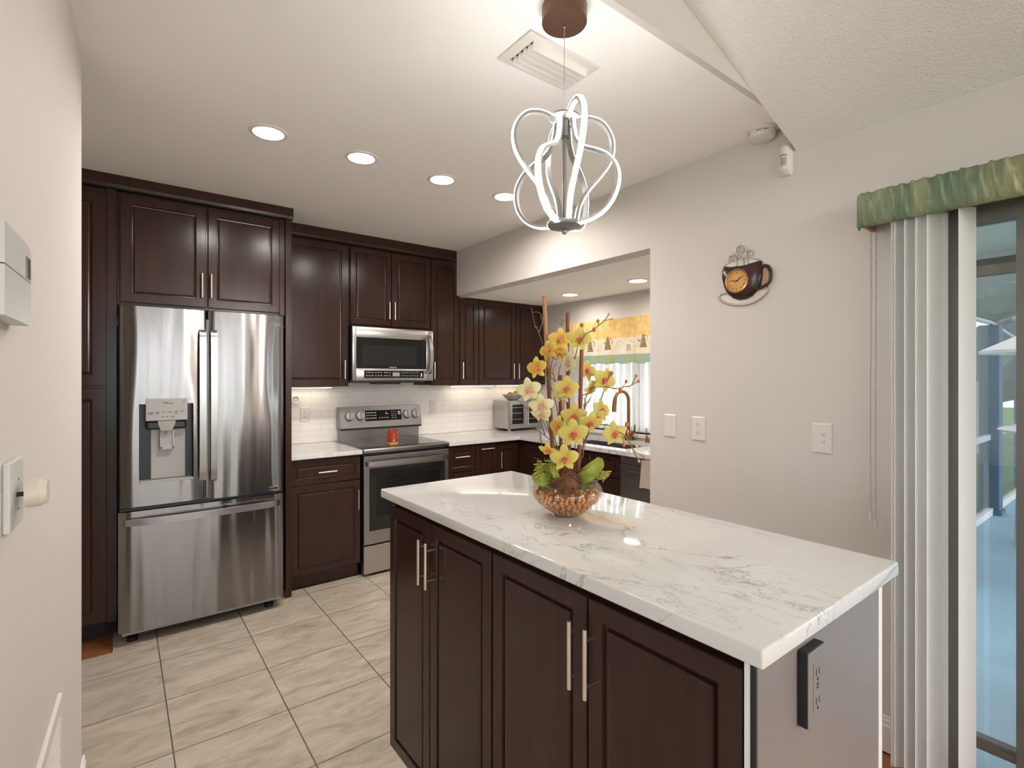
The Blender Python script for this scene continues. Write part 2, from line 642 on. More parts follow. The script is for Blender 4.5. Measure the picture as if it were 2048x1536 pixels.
S('floor_base', MB().box(-5.1, 2.489, -4.1, 4.37, -0.2, -0.008).box(2.489, 3.6, 1.69, 4.37, -0.2, -0.008), M['oak'])
fl = MB()
fl.box(-5.0, 1.45, -4.0, 1.0, -0.008, 0)  # unseen dining tile, added over the oak to keep its bounce light neutral
fl.box(-0.72, -0.03, 1.0, 3.43, -0.008, 0)
fl.box(-0.03, 0.91, 1.0, 3.72, -0.008, 0)
fl.box(0.91, 1.46, 1.0, 3.68, -0.008, 0)
fl.box(1.46, 2.2, 1.0, 3.615, -0.008, 0)
fl.box(2.2, 3.45, 1.811, 3.7, -0.008, 0)
fl.box(2.2, 2.369, 1.0, 1.811, -0.008, 0)
S('floor', fl, M['tile'])

S('wall_back', MB().box(-0.72, 3.6, 4.25, 4.37, 0, 2.65), M['wall'])
wr = MB()
wr.box(2.369, 2.489, 0.66, 1.811, 0, 2.62)
wr.box(2.369, 2.489, -1.25, 0.66, 2.10, 2.62)
wr.box(2.369, 2.489, -4.0, -1.25, 0, 2.62)
wr.box(2.369, 2.489, 1.811, 3.893, 2.183, 2.62)
S('wall_right', wr, M['wall'])
ww = MB()
ww.box(3.452, 3.60, 3.52, 4.25, 0, 2.25)
ww.box(3.452, 3.60, 1.69, 2.15, 0, 2.25)
ww.box(3.452, 3.60, 2.15, 3.52, 0, 0.985)
ww.box(3.452, 3.60, 2.15, 3.52, 1.96, 2.25)
S('wall_window', ww, M['wall'])
S('wall_alcove', MB().box(2.489, 3.452, 1.69, 1.811, 0, 2.25), M['wall'])
S('ceiling_alcove', MB().box(2.489, 3.452, 1.811, 4.25, 2.183, 2.25), M['ceil'])
S('ceiling', MB().box(-0.72, 2.369, 1.05, 4.25, 2.577, 2.65), M['ceil'])
va = MB()
va.prism([(2.369, 1.025, vz(2.369)), (-1.5, 1.025, vz(-1.5)), (-1.5, 1.025, vz(-1.5) + .13), (2.369, 1.025, vz(2.369) + .13)], (0, -5.025, 0))
va.prism([(-1.5, 1.025, vz(-1.5)), (-5.1, 1.025, 2.5), (-5.1, 1.025, 2.63), (-1.5, 1.025, vz(-1.5) + .13)], (0, -5.025, 0))
S('ceiling_vault', va, M['popcorn'])
S('wall_drop', MB().prism([(2.369, 1.0255, 2.577), (-0.225, 1.0255, 2.577), (-0.225, 1.0255, 0), (-5.0, 1.0255, 0), (-5.0, 1.0255, 2.6), (-1.5, 1.0255, vz(-1.5) + .1), (2.369, 1.0255, vz(2.369) + .145)], (0, 0.0245, 0)), M['wall'])

# left wall, a touch off square; local frame: x runs toward the viewer, y into the room
TL = math.tan(radians(2.3))
tl = Vector((-sin(radians(2.3)), -cos(radians(2.3)), 0))
nl = Vector((cos(radians(2.3)), -sin(radians(2.3)), 0))
ML = Matrix((tl, nl, (0, 0, 1))).transposed().to_4x4()
ML.translation = Vector((-0.105, 2.31, 0))
S('wall_left', MB(ML).box(0, 1.29, -0.11, 0, 0, 2.577).box(1.29, 1.42, -0.11, 0, 0, 3.3), M['wall'])
S('baseboard_left', MB(ML).box(-0.012, 1.42, 0.0, 0.012, 0, 0.125, 0.003).box(-0.012, 0.0, -0.11, 0.012, 0, 0.125, 0.003)
  .box(-0.010, 1.42, 0.0, 0.009, 0.125, 0.14, 0.003), M['trim'])
S('wall_kitchen_left', MB().box(-0.72, -0.6, 2.19, 4.25, 0, 2.577).box(-0.6, -0.225, 2.19, 2.30, 0, 2.577), M['wall'])
S('baseboard_right', MB().box(2.355, 2.369, 0.67, 1.811, 0, 0.105, 0.003).box(2.359, 2.369, 0.67, 1.811, 0.105, 0.125, 0.003)
  .box(2.363, 2.369, 0.67, 1.811, 0.125, 0.137, 0.002), M['trim'])
S('backsplash', MB().box(0.906, 3.45, 4.242, 4.25, 0.932, 1.88), M['subway'])

# rear and side walls of the dining area, with the windows that let the daylight in
rw = MB()
rw.box(-5.1, 2.489, -4.12, -4.0, 0, 0.25)
rw.box(-5.1, -3.7, -4.12, -4.0, 0.25, 2.45)
rw.box(1.7, 2.489, -4.12, -4.0, 0.25, 2.45)
rw.box(-5.1, 2.489, -4.12, -4.0, 2.45, 3.9)
S('wall_rear', rw, M['wall'])
sw = MB()
sw.box(-5.12, -5.0, -4.0, 1.12, 0, 0.45)
sw.box(-5.12, -5.0, -4.0, -2.5, 0.45, 2.35)
sw.box(-5.12, -5.0, 0.9, 1.12, 0.45, 2.35)
sw.box(-5.12, -5.0, -4.0, 1.12, 2.35, 2.65)
S('wall_side', sw, M['wall'])

def window(name, horiz, a0, a1, z0, z1, c, depth, mull, m):
    """window in a wall; horiz='x' spans x at y=c, 'y' spans y at x=c"""
    f, g = MB(), MB()
    def bx(mb, p0, p1, q0, q1, d):
        if horiz == 'x':
            mb.box(p0, p1, c - d / 2, c + d / 2, q0, q1)
        else:
            mb.box(c - d / 2, c + d / 2, p0, p1, q0, q1)
    w = 0.045
    bx(f, a0, a1, z0, z0 + w, depth)
    bx(f, a0, a1, z1 - w, z1, depth)
    cuts = [a0 + w / 2] + [a0 + (a1 - a0) * k / mull for k in range(1, mull)] + [a1 - w / 2]
    for q in cuts:
        bx(f, q - w / 2, q + w / 2, z0 + w, z1 - w, depth)
    for p, q in zip(cuts, cuts[1:]):
        bx(g, p + w / 2, q - w / 2, z0 + w, z1 - w, 0.006)
    fr = struct(f.build(name, m))
    o = g.build('pane', M['glass'], fr)
    return fr
window('window_1', 'y', 2.15, 3.52, 0.985, 1.96, 3.56, 0.05, 2, M['trim'])
window('window_2', 'x', -3.7, 1.7, 0.25, 2.45, -4.06, 0.06, 4, M['alu'])
window('window_3', 'y', -2.5, 0.9, 0.45, 2.35, -5.06, 0.06, 3, M['alu'])
S('window_sill', MB().box(3.425, 3.55, 2.12, 3.55, 0.955, 0.985, 0.004), M['marble'])

# sliding glass door: bronze aluminium frame, rails and panes
df = MB()
X0, X1 = 2.40, 2.455
for y0, y1 in ((0.615, 0.66), (0.475, 0.515), (0.268, 0.334), (-0.30, -0.24), (-1.25, -1.19)):
    df.box(X0, X1, y0, y1, 0.035, 1.995)
df.box(X0, X1, -1.19, 0.615, 1.995, 2.10)
df.box(X0 - 0.012, X1, -1.19, 0.615, 0.0, 0.035)
for y0, y1 in ((0.334, 0.475), (0.515, 0.615), (-0.24, 0.268), (-1.19, -0.30)):
    df.box(2.41, 2.445, y0, y1, 1.812, 1.846)
    df.box(2.41, 2.445, y0, y1, 0.140, 0.182)
    df.box(2.404, 2.42, y0, y1, 0.155, 0.168)
dr = S('door_1', df, M['alu'])
gp = MB()
for y0, y1 in ((0.334, 0.475), (0.515, 0.615), (-0.24, 0.268), (-1.19, -0.30)):
    gp.box(2.425, 2.431, y0, y1, 0.035, 1.995)
gp.build('pane', M['glass'], dr)

# ------------------------------------------------------------------ outdoors beyond the sliding door
M['patio'] = pm('painted_patio', (0.27, 0.43, 0.52), 0.6, noise=(3, 0.16), bump=(9, 0.25))
M['grass'] = pm('lawn', (0.10, 0.22, 0.035), 0.9, noise=(30, 0.5))
M['stucco'] = pm('eave_stucco', (0.62, 0.66, 0.66), 0.9, bump=(50, 0.6))
M['postblue'] = pm('slate_blue_metal', (0.085, 0.155, 0.225), 0.5, noise=(6, 0.15))
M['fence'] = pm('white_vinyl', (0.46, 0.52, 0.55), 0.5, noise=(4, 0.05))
M['hedge'] = pm('hedge_leaves', (0.045, 0.085, 0.035), 0.8, noise=(18, 0.7))
M['canvas'] = pm('white_canvas', (0.82, 0.82, 0.80), 0.8, noise=(8, 0.04))
M['beamgrey'] = pm('grey_beam', (0.20, 0.245, 0.30), 0.5, noise=(6, 0.1))
M['gutter'] = pm('dark_gutter', (0.07, 0.08, 0.08), 0.6, noise=(25, 0.5))
S('ground', MB().box(-20, 40, -25, 30, -0.5, -0.21), M['grass'])
S('patio_floor', MB().box(2.489, 11.5, -6, 1.30, -0.2, -0.05), M['patio'])
S('eave_ceiling', MB().prism([(2.49, -6, 2.46), (4.5, -6, 2.28), (4.5, -6, 2.40), (2.49, -6, 2.58)], (0, 7.68, 0)), M['stucco'])
t = thing('eave_gutter', 'dark gutter with white trim along the edge of the patio eave', 'gutter', (4.5, 0, 2.1))
MB().box(4.5, 4.58, -6, 1.68, 2.235, 2.30).build('trim', M['fence'], t)
MB().box(4.52, 4.60, -6, 1.68, 2.13, 2.235).build('channel', M['gutter'], t)
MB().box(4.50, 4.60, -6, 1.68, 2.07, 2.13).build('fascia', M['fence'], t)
# screened enclosure
t = thing('screen_enclosure', 'slate blue screen enclosure with grey rafters around the patio, seen through the sliding door', 'screen enclosure', (7.7, 1.25, -0.05))
MB().box(7.62, 7.80, 1.19, 1.36, -0.05, 2.04, 0.008).box(7.60, 7.82, 1.17, 1.38, -0.05, 0.0, 0.004).build('post', M['postblue'], t)
MB().box(9.40, 9.56, 1.19, 1.33, -0.05, 1.95, 0.006).build('post', M['postblue'], t)
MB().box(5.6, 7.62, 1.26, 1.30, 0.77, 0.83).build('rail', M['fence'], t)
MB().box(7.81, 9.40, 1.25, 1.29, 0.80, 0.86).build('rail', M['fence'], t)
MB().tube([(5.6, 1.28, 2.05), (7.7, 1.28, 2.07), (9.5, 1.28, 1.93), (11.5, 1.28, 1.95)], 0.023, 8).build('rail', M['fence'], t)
MB().box(5.6, 11.5, 1.24, 1.30, -0.05, 0.02).build('kerb', M['stucco'], t)
MB().tube([(7.3, 2.03, 2.27), (8.29, 1.05, 2.73), (10.0, -0.65, 3.5)], 0.036, 6).build('rafter', M['beamgrey'], t)
MB().tube([(8.75, 1.38, 2.13), (9.6, 0.9, 2.42), (11.8, -0.5, 3.2)], 0.034, 6).build('rafter', M['beamgrey'], t)
MB().prism([(4.6, -6, 2.30), (7.2, -6, 3.3), (11.5, -6, 3.3), (11.5, -6, 3.305), (7.2, -6, 3.305), (4.6, -6, 2.305)], (0, 7.28, 0)).box(4.62, 11.5, 1.275, 1.28, 0.0, 3.3).box(11.5, 11.505, -6, 1.28, 0, 3.3).build('screen_mesh', M['mesh'], t)
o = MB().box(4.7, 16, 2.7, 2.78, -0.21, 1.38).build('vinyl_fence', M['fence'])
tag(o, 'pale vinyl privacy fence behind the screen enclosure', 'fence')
o = MB().box(7.2, 7.28, 2.85, 9.0, -0.21, 2.3).build('vinyl_fence', M['canvas'])
tag(o, 'tall white fence outside the kitchen window, seen between the blind slats', 'fence')
# unseen fill globes, added behind the viewer to brighten the rooms
M['fill_glow'] = emit_mat('fill_emission', (1.0, 0.955, 0.915), FILL_W)
for x, y, lb in ((-3.3, -2.9, 'added fill globe behind the viewer, nearest the side window'), (-2.4, -1.3, 'added fill globe behind the viewer, beyond the ridge'), (1.75, -2.9, 'added fill globe behind the viewer, nearest the rear window')):
    zc_ = vz(x) - .16
    t = thing('fill_globe', lb, 'fill light', (x, y, zc_))
    MB().cyl((x, y, zc_ + .06), (x, y, zc_ + .22), .012, 12).build('stem', M['white'], t)
    MB().lathe([(0, zc_ + .065), (.05, zc_ + .065), (.055, zc_ + .04), (0, zc_ + .04)], (x, y, 0), 24).build('cap', M['white'], t)
    MB().ball((x, y, zc_ - .14), .19, sub=3).build('glow_ball', M['fill_glow'], t, smooth=80)
hg = MB()
for k in range(60):
    hg.ball((8.4 + k * 0.085, 3.5 + random.uniform(-.15, .15), 1.0 + random.uniform(0, .9)), 0.45, sub=2, jit=0.12)
hg.box(8.2, 13.6, 3.2, 3.8, -0.21, 1.1)
o = hg.build('hedge', M['hedge'])
tag(o, 'green hedge showing above the pale fence', 'hedge')
random.seed(21)
M['treeleaf'] = pm('pale_tree_leaves', (0.15, 0.21, 0.19), 0.8, noise=(3, .6))
tree0 = thing('tree', 'pale grey-green tree far beyond the screen enclosure', 'tree', (18.6, -2.2, -0.21), 'trees far beyond the screen enclosure')
tr = MB()
for k in range(16):
    tr.ball((18.6 + random.uniform(-.8, .8), -2.2 + random.uniform(-1.1, 1.1), random.uniform(1.4, 5.4)), random.uniform(.8, 1.2), sub=2, jit=.16)
tr.build('crown', M['treeleaf'], tree0)
MB().tube([(18.6, -2.2, -.21), (18.6, -2.2, 3)], [.2, .12], 10).build('trunk', M['board'], tree0)
for k in range(1, 4):
    copy_tree(tree0, loc=(18.6, -2.2 + k * 4.6, -0.21))
t = thing('patio_umbrella', 'white patio parasol whose tip shows beside the door frame', 'parasol', (6.49, 0.69, -0.05))
MB().lathe([(0.016, 1.92), (0.20, 1.84), (0.47, 1.70), (0.47, 1.675), (0.20, 1.815), (0.016, 1.89)], (6.49, 0.69, 0), 16).build('canopy', M['canvas'], t)
MB().cyl((6.49, 0.69, 0), (6.49, 0.69, 1.93), 0.014, 10).build('pole', M['fence'], t)
MB().lathe([(0.0, 0.02), (0.16, 0.02), (0.16, -0.05), (0, -0.05)], (6.49, 0.69, 0), 20).build('base', M['beamgrey'], t)
t = thing('patio_table', 'white round patio table under the parasol, its edge beside the door frame', 'table', (6.49, 0.69, -0.05))
MB().lathe([(0.03, 1.0), (0.32, 1.0), (0.34, 0.985), (0.32, 0.965), (0.03, 0.965), (0.03, 1.0)], (6.49, 0.69, 0), 28).build('tabletop', M['canvas'], t, smooth=40)
for k in range(3):
    a = k * 2.094 + .4
    MB().tube([(6.49 + .26 * cos(a), .69 + .26 * sin(a), .97), (6.49 + .30 * cos(a), .69 + .30 * sin(a), -.05)], .014, 8).build('leg', M['fence'], t)

# ------------------------------------------------------------------ cabinetry
DOOR = lambda f, t: [(0, 0), (0, t - .002), (.002, t), (f, t), (f + .003, t - .009), (f + .009, t - .010), (f + .012, t - .003), (f + .018, t - .002)]

def pull(parent, c, axis, n, Lh, r=0.0055, so=0.030, name='handle'):
    c, a, n = Vector(c), Vector(axis), Vector(n)
    mb = MB()
    mb.cyl(c + n * so - a * Lh / 2, c + n * so + a * Lh / 2, r, 12)
    for s in (-1, 1):
        p = c + a * Lh * 0.33 * s
        mb.cyl(p, p + n * so, r * 0.8, 10)
    return mb.build(name, M['nickel'], parent, smooth=40)

XP, YN, XN = Vector((1, 0, 0)), Vector((0, -1, 0)), Vector((-1, 0, 0))
ZP = Vector((0, 0, 1))

def front(parent, name, o, u, w, h, n, frame=0.05, t=0.02, mat='cab'):
    return MB().rects(o, u, w, h, n, DOOR(frame, t)).build(name, M[mat], parent)

def bdoor(parent, x0, x1, z0, z1, y, frame=0.05, handle=None, name='door', t=0.02):
    """door on the back run, facing the viewer (-y); handle=(x, z0, z1) or (x0, x1, z)"""
    d = front(parent, name, (x0, y + t, z0), XP, x1 - x0, z1 - z0, YN, frame, t)
    if handle:
        if name == 'drawer' or len(handle) == 4:
            pull(d, ((handle[0] + handle[1]) / 2 * .992, y, handle[2]), XP, YN, handle[1] - handle[0])
        else:
            pull(d, (handle[0] * .992, y, (handle[1] + handle[2]) / 2), ZP, YN, handle[2] - handle[1])
    return d

# pantry beside the refrigerator
t = thing('pantry_cabinet', 'tall dark espresso pantry cabinet at the left edge, beside the refrigerator', 'cabinet', (-0.23, 3.9, 0))
MB().box(-0.46, -0.014, 3.62, 4.245, 0.10, 2.50).box(-0.055, -0.014, 3.602, 3.62, 0.10, 2.50).build('body', M['cab'], t)
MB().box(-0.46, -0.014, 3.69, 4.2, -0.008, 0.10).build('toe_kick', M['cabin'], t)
bdoor(t, -0.455, -0.059, 1.41, 2.47, 3.60, 0.06)
bdoor(t, -0.455, -0.059, 0.11, 1.395, 3.60, 0.06)

t = thing('wall_cabinet', 'dark two-door cabinet above the refrigerator', 'cabinet', (0.42, 3.9, 1.86))
MB().box(-0.012, 0.866, 3.62, 4.245, 1.865, 2.50).box(0.836, 0.866, 3.602, 3.62, 1.865, 2.50).build('body', M['cab'], t)
bdoor(t, 0.001, 0.416, 1.88, 2.484, 3.60, 0.05, (0.397, 1.936, 2.082))
bdoor(t, 0.428, 0.834, 1.88, 2.484, 3.60, 0.045, (0.445, 1.936, 2.082))
o = MB().box(0.868, 0.905, 3.583, 4.245, 0, 2.50, 0.001).build('end_panel', M['cab'])
tag(o, 'tall dark end panel standing at the right of the refrigerator', 'panel')
def crown(x0, x1, y, ret, label, zb=2.50):
    prof = [(0, zb), (-0.006, zb + .004), (-0.010, zb + .02), (-0.010, 2.577 - .003), (-0.008, 2.577), (0.02, 2.577), (0.02, zb)]
    mb = MB()
    mb.prism([(x0, y + a, z) for a, z in prof], (x1 - x0 + .010, 0, 0))
    mb.box(x1, x1 + .010, y + .019, y + ret, zb, 2.577)
    o = mb.build('crown_molding', M['cab'])
    return tag(o, label, 'moulding')
crown(-0.46, 0.905, 3.585, 0.30, 'dark crown moulding over the pantry and the refrigerator cabinet', 2.502)

# wall cabinets of the back run (faces at y = 3.92)
t = thing('wall_cabinet', 'tall dark single-door wall cabinet between refrigerator panel and microwave', 'cabinet', (1.16, 4.08, 1.39))
MB().box(0.907, 1.412, 3.942, 4.243, 1.39, 2.50).build('body', M['cab'], t)
bdoor(t, 0.915, 1.407, 1.388, 2.476, 3.92, 0.051, (1.383, 1.446, 1.588))
t = thing('wall_cabinet', 'dark two-door wall cabinet directly above the microwave', 'cabinet', (1.77, 4.08, 1.86))
MB().box(1.414, 2.124, 3.942, 4.243, 1.866, 2.50).build('body', M['cab'], t)
bdoor(t, 1.424, 1.762, 1.875, 2.476, 3.92, 0.042, (1.751, 1.928, 2.069))
bdoor(t, 1.767, 2.122, 1.875, 2.476, 3.92, 0.050, (1.798, 1.928, 2.069))
t = thing('wall_cabinet', 'narrow tall dark wall cabinet right of the microwave', 'cabinet', (2.27, 4.08, 1.39))
MB().box(2.126, 2.414, 3.942, 4.243, 1.39, 2.50).build('body', M['cab'], t)
bdoor(t, 2.129, 2.411, 1.388, 2.476, 3.92, 0.052, (2.166, 1.446, 1.590))
crown(0.917, 2.408, 3.905, 0.33, 'dark crown moulding over the wall cabinets around the microwave', 2.49)
t = thing('wall_cabinet', 'short narrow dark wall cabinet under the lowered ceiling', 'cabinet', (2.52, 4.08, 1.39))
MB().box(2.417, 2.622, 3.942, 4.243, 1.39, 2.178).build('body', M['cab'], t)
bdoor(t, 2.419, 2.620, 1.388, 2.172, 3.92, 0.05, (2.456, 1.446, 1.592))
t = thing('wall_cabinet', 'short two-door dark wall cabinet in the corner by the window', 'cabinet', (3.03, 4.08, 1.39))
MB().box(2.624, 3.448, 3.942, 4.243, 1.39, 2.178).build('body', M['cab'], t)
bdoor(t, 2.627, 3.054, 1.388, 2.172, 3.92, 0.05, (3.036, 1.446, 1.590))
bdoor(t, 3.060, 3.418, 1.388, 2.172, 3.92, 0.045, (3.099, 1.446, 1.590))

# under-cabinet lamps
def strip(x0, x1, label):
    t = thing('under_cabinet_light', label, 'light', ((x0 + x1) / 2, 4.15, 1.39), 'strip lights under the wall cabinets')
    MB().box(x0, x1, 4.13, 4.17, 1.376, 1.388, 0.002).build('housing', M['white'], t)
    MB().box(x0 + .01, x1 - .01, 4.136, 4.164, 1.3735, 1.3765).build('diffuser', M['ledstrip'], t)
strip(0.97, 1.36, 'strip light under the tall single-door wall cabinet')
strip(2.46, 2.95, 'strip light under the short cabinets beside the corner')
strip(2.99, 3.38, 'strip light under the corner cabinet above the countertop oven')

# base cabinets of the back run (faces at y = 3.63)
t = thing('base_cabinet', 'dark base cabinet with drawer between refrigerator and range', 'cabinet', (1.15, 3.9, 0))
MB().box(0.907, 1.394, 3.652, 4.24, 0.10, 0.897).build('body', M['cab'], t)
MB().box(0.907, 1.394, 3.69, 4.2, -0.008, 0.10).build('toe_kick', M['cab'], t)
bdoor(t, 0.909, 1.391, 0.720, 0.882, 3.63, 0.036, (1.093, 1.222, 0.799), 'drawer')
bdoor(t, 0.909, 1.391, 0.107, 0.712, 3.63, 0.044, (1.380, 0.504, 0.645))
t = thing('base_cabinet', 'dark base cabinet with three drawers right of the range', 'cabinet', (2.26, 3.9, 0))
MB().box(2.128, 2.397, 3.652, 4.24, 0.10, 0.897).build('body', M['cab'], t)
MB().box(2.128, 2.397, 3.70, 4.2, -0.008, 0.10).build('toe_kick', M['cab'], t)
for z0, z1 in ((0.722, 0.882), (0.42, 0.714), (0.107, 0.412)):
    bdoor(t, 2.132, 2.394, z0, z1, 3.63, 0.036, (2.198, 2.336, (z0 + z1) / 2 - 0.004), 'drawer')
t = thing('base_cabinet', 'narrow dark pull-out base cabinet with a bar handle along its top', 'cabinet', (2.51, 3.9, 0))
MB().box(2.399, 2.627, 3.652, 4.24, 0.10, 0.897).build('body', M['cab'], t)
MB().box(2.399, 2.627, 3.70, 4.2, -0.008, 0.10).build('toe_kick', M['cab'], t)
bdoor(t, 2.402, 2.624, 0.107, 0.882, 3.63, 0.05, (2.455, 2.589, 0.845, 0))
t = thing('base_cabinet', 'dark corner base cabinet with doors on both faces of the corner', 'cabinet', (3.0, 3.9, 0))
MB().box(2.629, 3.44, 3.652, 4.24, 0.10, 0.897).box(2.898, 3.44, 3.22, 3.652, 0.10, 0.897).build('body', M['cab'], t)
MB().box(2.629, 3.4, 3.70, 4.2, -0.008, 0.10).box(2.95, 3.4, 3.22, 3.70, -0.008, 0.10).build('toe_kick', M['cab'], t)
bdoor(t, 2.632, 2.852, 0.107, 0.868, 3.63, 0.045, (2.670, 0.664, 0.809))
front(t, 'door', (2.898, 3.56, 0.107), YN, 0.33, 0.761, XN, 0.045)
t = thing('sink_base_cabinet', 'dark base cabinet under the sink, left of the dishwasher', 'cabinet', (3.1, 2.85, 0))
MB().box(2.898, 3.44, 2.468, 3.217, 0.10, 0.68).box(2.898, 2.915, 2.468, 3.217, 0.68, 0.897).build('body', M['cab'], t)
MB().box(2.95, 3.4, 2.468, 3.217, -0.008, 0.10).build('toe_kick', M['cab'], t)
d = front(t, 'drawer', (2.898, 3.214, 0.72), YN, 0.743, 0.162, XN, 0.036)
for y0 in (3.214, 2.84):
    d = front(t, 'door', (2.898, y0, 0.107), YN, 0.37, 0.605, XN, 0.045)
    yc = 2.875 if y0 > 3 else 2.81
    pull(d, (2.878, yc, 0.60), ZP, XN, 0.146)

# countertops
o = MB().box(0.907, 1.397, 3.60, 4.241, 0.899, 0.930, 0.004).build('countertop', M['marble'])
tag(o, 'short white marble countertop between refrigerator and range', 'countertop')
ct = MB()
ct.box(2.121, 3.450, 3.60, 4.241, 0.899, 0.930)
ct.box(2.846, 2.955, 1.815, 3.60, 0.899, 0.930)
ct.box(3.350, 3.450, 1.815, 3.60, 0.899, 0.930)
ct.box(2.955, 3.350, 3.19, 3.60, 0.899, 0.930)
ct.box(2.955, 3.350, 1.815, 2.476, 0.899, 0.930)
bmesh.ops.remove_doubles(ct.bm, verts=ct.bm.verts, dist=1e-5)
o = ct.build('countertop', M['marble'])
tag(o, 'L-shaped white marble countertop running from the range around the corner under the window', 'countertop')
sk = thing('sink', 'steel undermount sink set into the countertop under the window', 'sink', (3.15, 2.8, 0.7))
MB().loft([[(2.957, 2.478, .898), (3.348, 2.478, .898), (3.348, 3.188, .898), (2.957, 3.188, .898)],
           [(2.957, 2.478, .72), (3.348, 2.478, .72), (3.348, 3.188, .72), (2.957, 3.188, .72)],
           [(3.15, 2.81, .712), (3.16, 2.81, .712), (3.16, 2.82, .712), (3.15, 2.82, .712)]], cap=False).build('basin', M['steel2'], sk)
MB().lathe([(0, .716), (.04, .716), (.045, .713)], (3.15, 2.815, 0), 20).build('drain', M['steeldark'], sk)

fa = thing('faucet', 'bronze pull-down faucet standing behind the sink', 'faucet', (3.395, 2.83, 0.93))
MB().lathe([(0, .93), (.034, .93), (.036, .95), (.031, .985), (.024, 1.005), (.016, 1.02), (0, 1.02)], (3.395, 2.815, 0), 20).build('base', M['bronze'], fa, smooth=50)
MB().tube(smooth_path([(3.395, 2.815, 1.0), (3.395, 2.815, 1.20), (3.392, 2.818, 1.29), (3.36, 2.835, 1.335), (3.31, 2.855, 1.33), (3.285, 2.862, 1.29)], 5), 0.0135, 12).build('spout', M['bronze'], fa, smooth=50)
MB().tube([(3.285, 2.862, 1.295), (3.278, 2.864, 1.25), (3.270, 2.866, 1.17)], [.014, .018, .020], 14).build('spray_head', M['bronze'], fa, smooth=50)
MB().tube(smooth_path([(3.395, 2.80, .975), (3.385, 2.765, .985), (3.378, 2.74, 1.02), (3.375, 2.735, 1.065)], 5), [.014] * 5 + [.011] * 5 + [.007] * 6, 10).build('lever', M['bronze'], fa, smooth=50)
sd = thing('soap_dispenser', 'small bronze soap dispenser near the wall edge, right of the faucet', 'soap dispenser', (3.40, 2.63, 0.93))
MB().lathe([(0, .93), (.02, .93), (.02, .94), (.011, .945), (.009, .975), (0, .975)], (3.40, 2.63, 0), 16).build('base', M['bronze'], sd, smooth=50)
MB().tube(smooth_path([(3.40, 2.63, .97), (3.39, 2.625, .99), (3.36, 2.61, .985), (3.345, 2.60, .975)], 4), .006, 8).build('nozzle', M['bronze'], sd, smooth=50)

# dishwasher and its towel
t = thing('dishwasher', 'dark grey dishwasher under the window counter, cut off by the wall edge', 'dishwasher', (3.1, 2.15, 0))
MB().box(2.90, 3.44, 1.863, 2.463, 0.10, 0.893).build('body', M['steeldark'], t)
MB().box(2.95, 3.4, 1.863, 2.463, -0.008, 0.10).build('toe_kick', M['black'], t)
d = MB().box(2.872, 2.90, 1.865, 2.461, 0.115, 0.835, 0.004).build('door', M['steeldark'], t)
MB().box(2.862, 2.873, 1.93, 2.395, 0.722, 0.792, 0.004).box(2.856, 2.864, 1.93, 2.395, 0.722, 0.735, 0.003).build('handle', M['steeldark'], d)
MB().box(2.874, 2.90, 1.865, 2.461, 0.842, 0.890, 0.003).build('control_panel', M['steeldark'], t)
M['towel'] = cloth_mat('beige_towel', (0.55, 0.45, 0.36), 0.1, (0.62, 0.52, 0.43), 20)
tw = MB()
g = []
for i in range(9):
    y = 2.245 - i * 0.03
    w = 0.004 * sin(i * 2.1)
    col = [(2.905, y, .8975)] if False else []
    for z in (0.886, 0.85, 0.80, 0.74, 0.69):
        col.append((2.844 + w - (0.006 if z > 0.88 else 0), y + (0.886 - z) * (0.10 if i < 2 else 0.02), z + 0.01 * sin(i)))
    g.append(col)
for a, b in zip(g, g[1:]):
    for k in range(4):
        tw.quad(a[k], a[k + 1], b[k + 1], b[k])
        tw.quad(*[(x + .007, y, z) for x, y, z in (b[k], b[k + 1], a[k + 1], a[k])])
bmesh.ops.remove_doubles(tw.bm, verts=tw.bm.verts, dist=1e-5)
o = tw.build('dish_towel', M['towel'], smooth=60)
tag(o, 'beige dish towel hanging over the front of the dishwasher', 'towel')

# ------------------------------------------------------------------ refrigerator
fr = thing('refrigerator', 'tall stainless steel french-door refrigerator with water dispenser', 'refrigerator', (0.41, 3.85, 0))
MB().box(0.002, 0.826, 3.505, 4.22, 0.05, 1.80, 0.004).build('body', M['steeldark'], fr)
MB().box(0.01, 0.815, 3.475, 3.52, 0.052, 0.075).build('base_grille', M['greyplas'], fr)
for x in (0.055, 0.755):
    MB().lathe([(0, 0), (.026, 0), (.026, .022), (.012, .026), (.012, .055), (0, .055)], (x, 3.53, 0), 16).build('leveling_foot', M['black'], fr)
def fprof(x0, x1, xa, xb, n=14):
    xc, hw = (x0 + x1) / 2, (x1 - x0) / 2
    out = []
    for i in range(n + 1):
        x = xa + (xb - xa) * i / n
        s = (x - xc) / hw
        y = 3.44 + 0.009 * s * s
        e = hw - abs(x - xc)
        if e < 0.012:
            y += 0.012 - math.sqrt(max(0, 0.012 ** 2 - (0.012 - e) ** 2))
        out.append((x, y))
    return out
def fpiece(mb, x0, x1, xa, xb, z0, z1, n=14):
    pr = fprof(x0, x1, xa, xb, n)
    mb.prism([(x, y, z0) for x, y in pr] + [(xb, 3.50, z0), (xa, 3.50, z0)], (0, 0, z1 - z0))
def hand_v(parent, x, y, z0, z1):
    mb = MB()
    pts = smooth_path([(x, y + .012, z0), (x, y - .018, z0 + .02), (x, y - .030, z0 + .10), (x, y - .034, (z0 + z1) / 2), (x, y - .030, z1 - .10), (x, y - .022, z1 - .02), (x, y + .010, z1)], 5)
    mb.ribbon(pts, (1, 0, 0), 0.033, 0.013)
    return mb.build('handle', M['steel2'], parent, smooth=35)
L0, L1, R0, R1 = -0.007, 0.401, 0.413, 0.823
mb = MB()
fpiece(mb, L0, L1, L0, 0.083, 0.750, 1.843, 10)
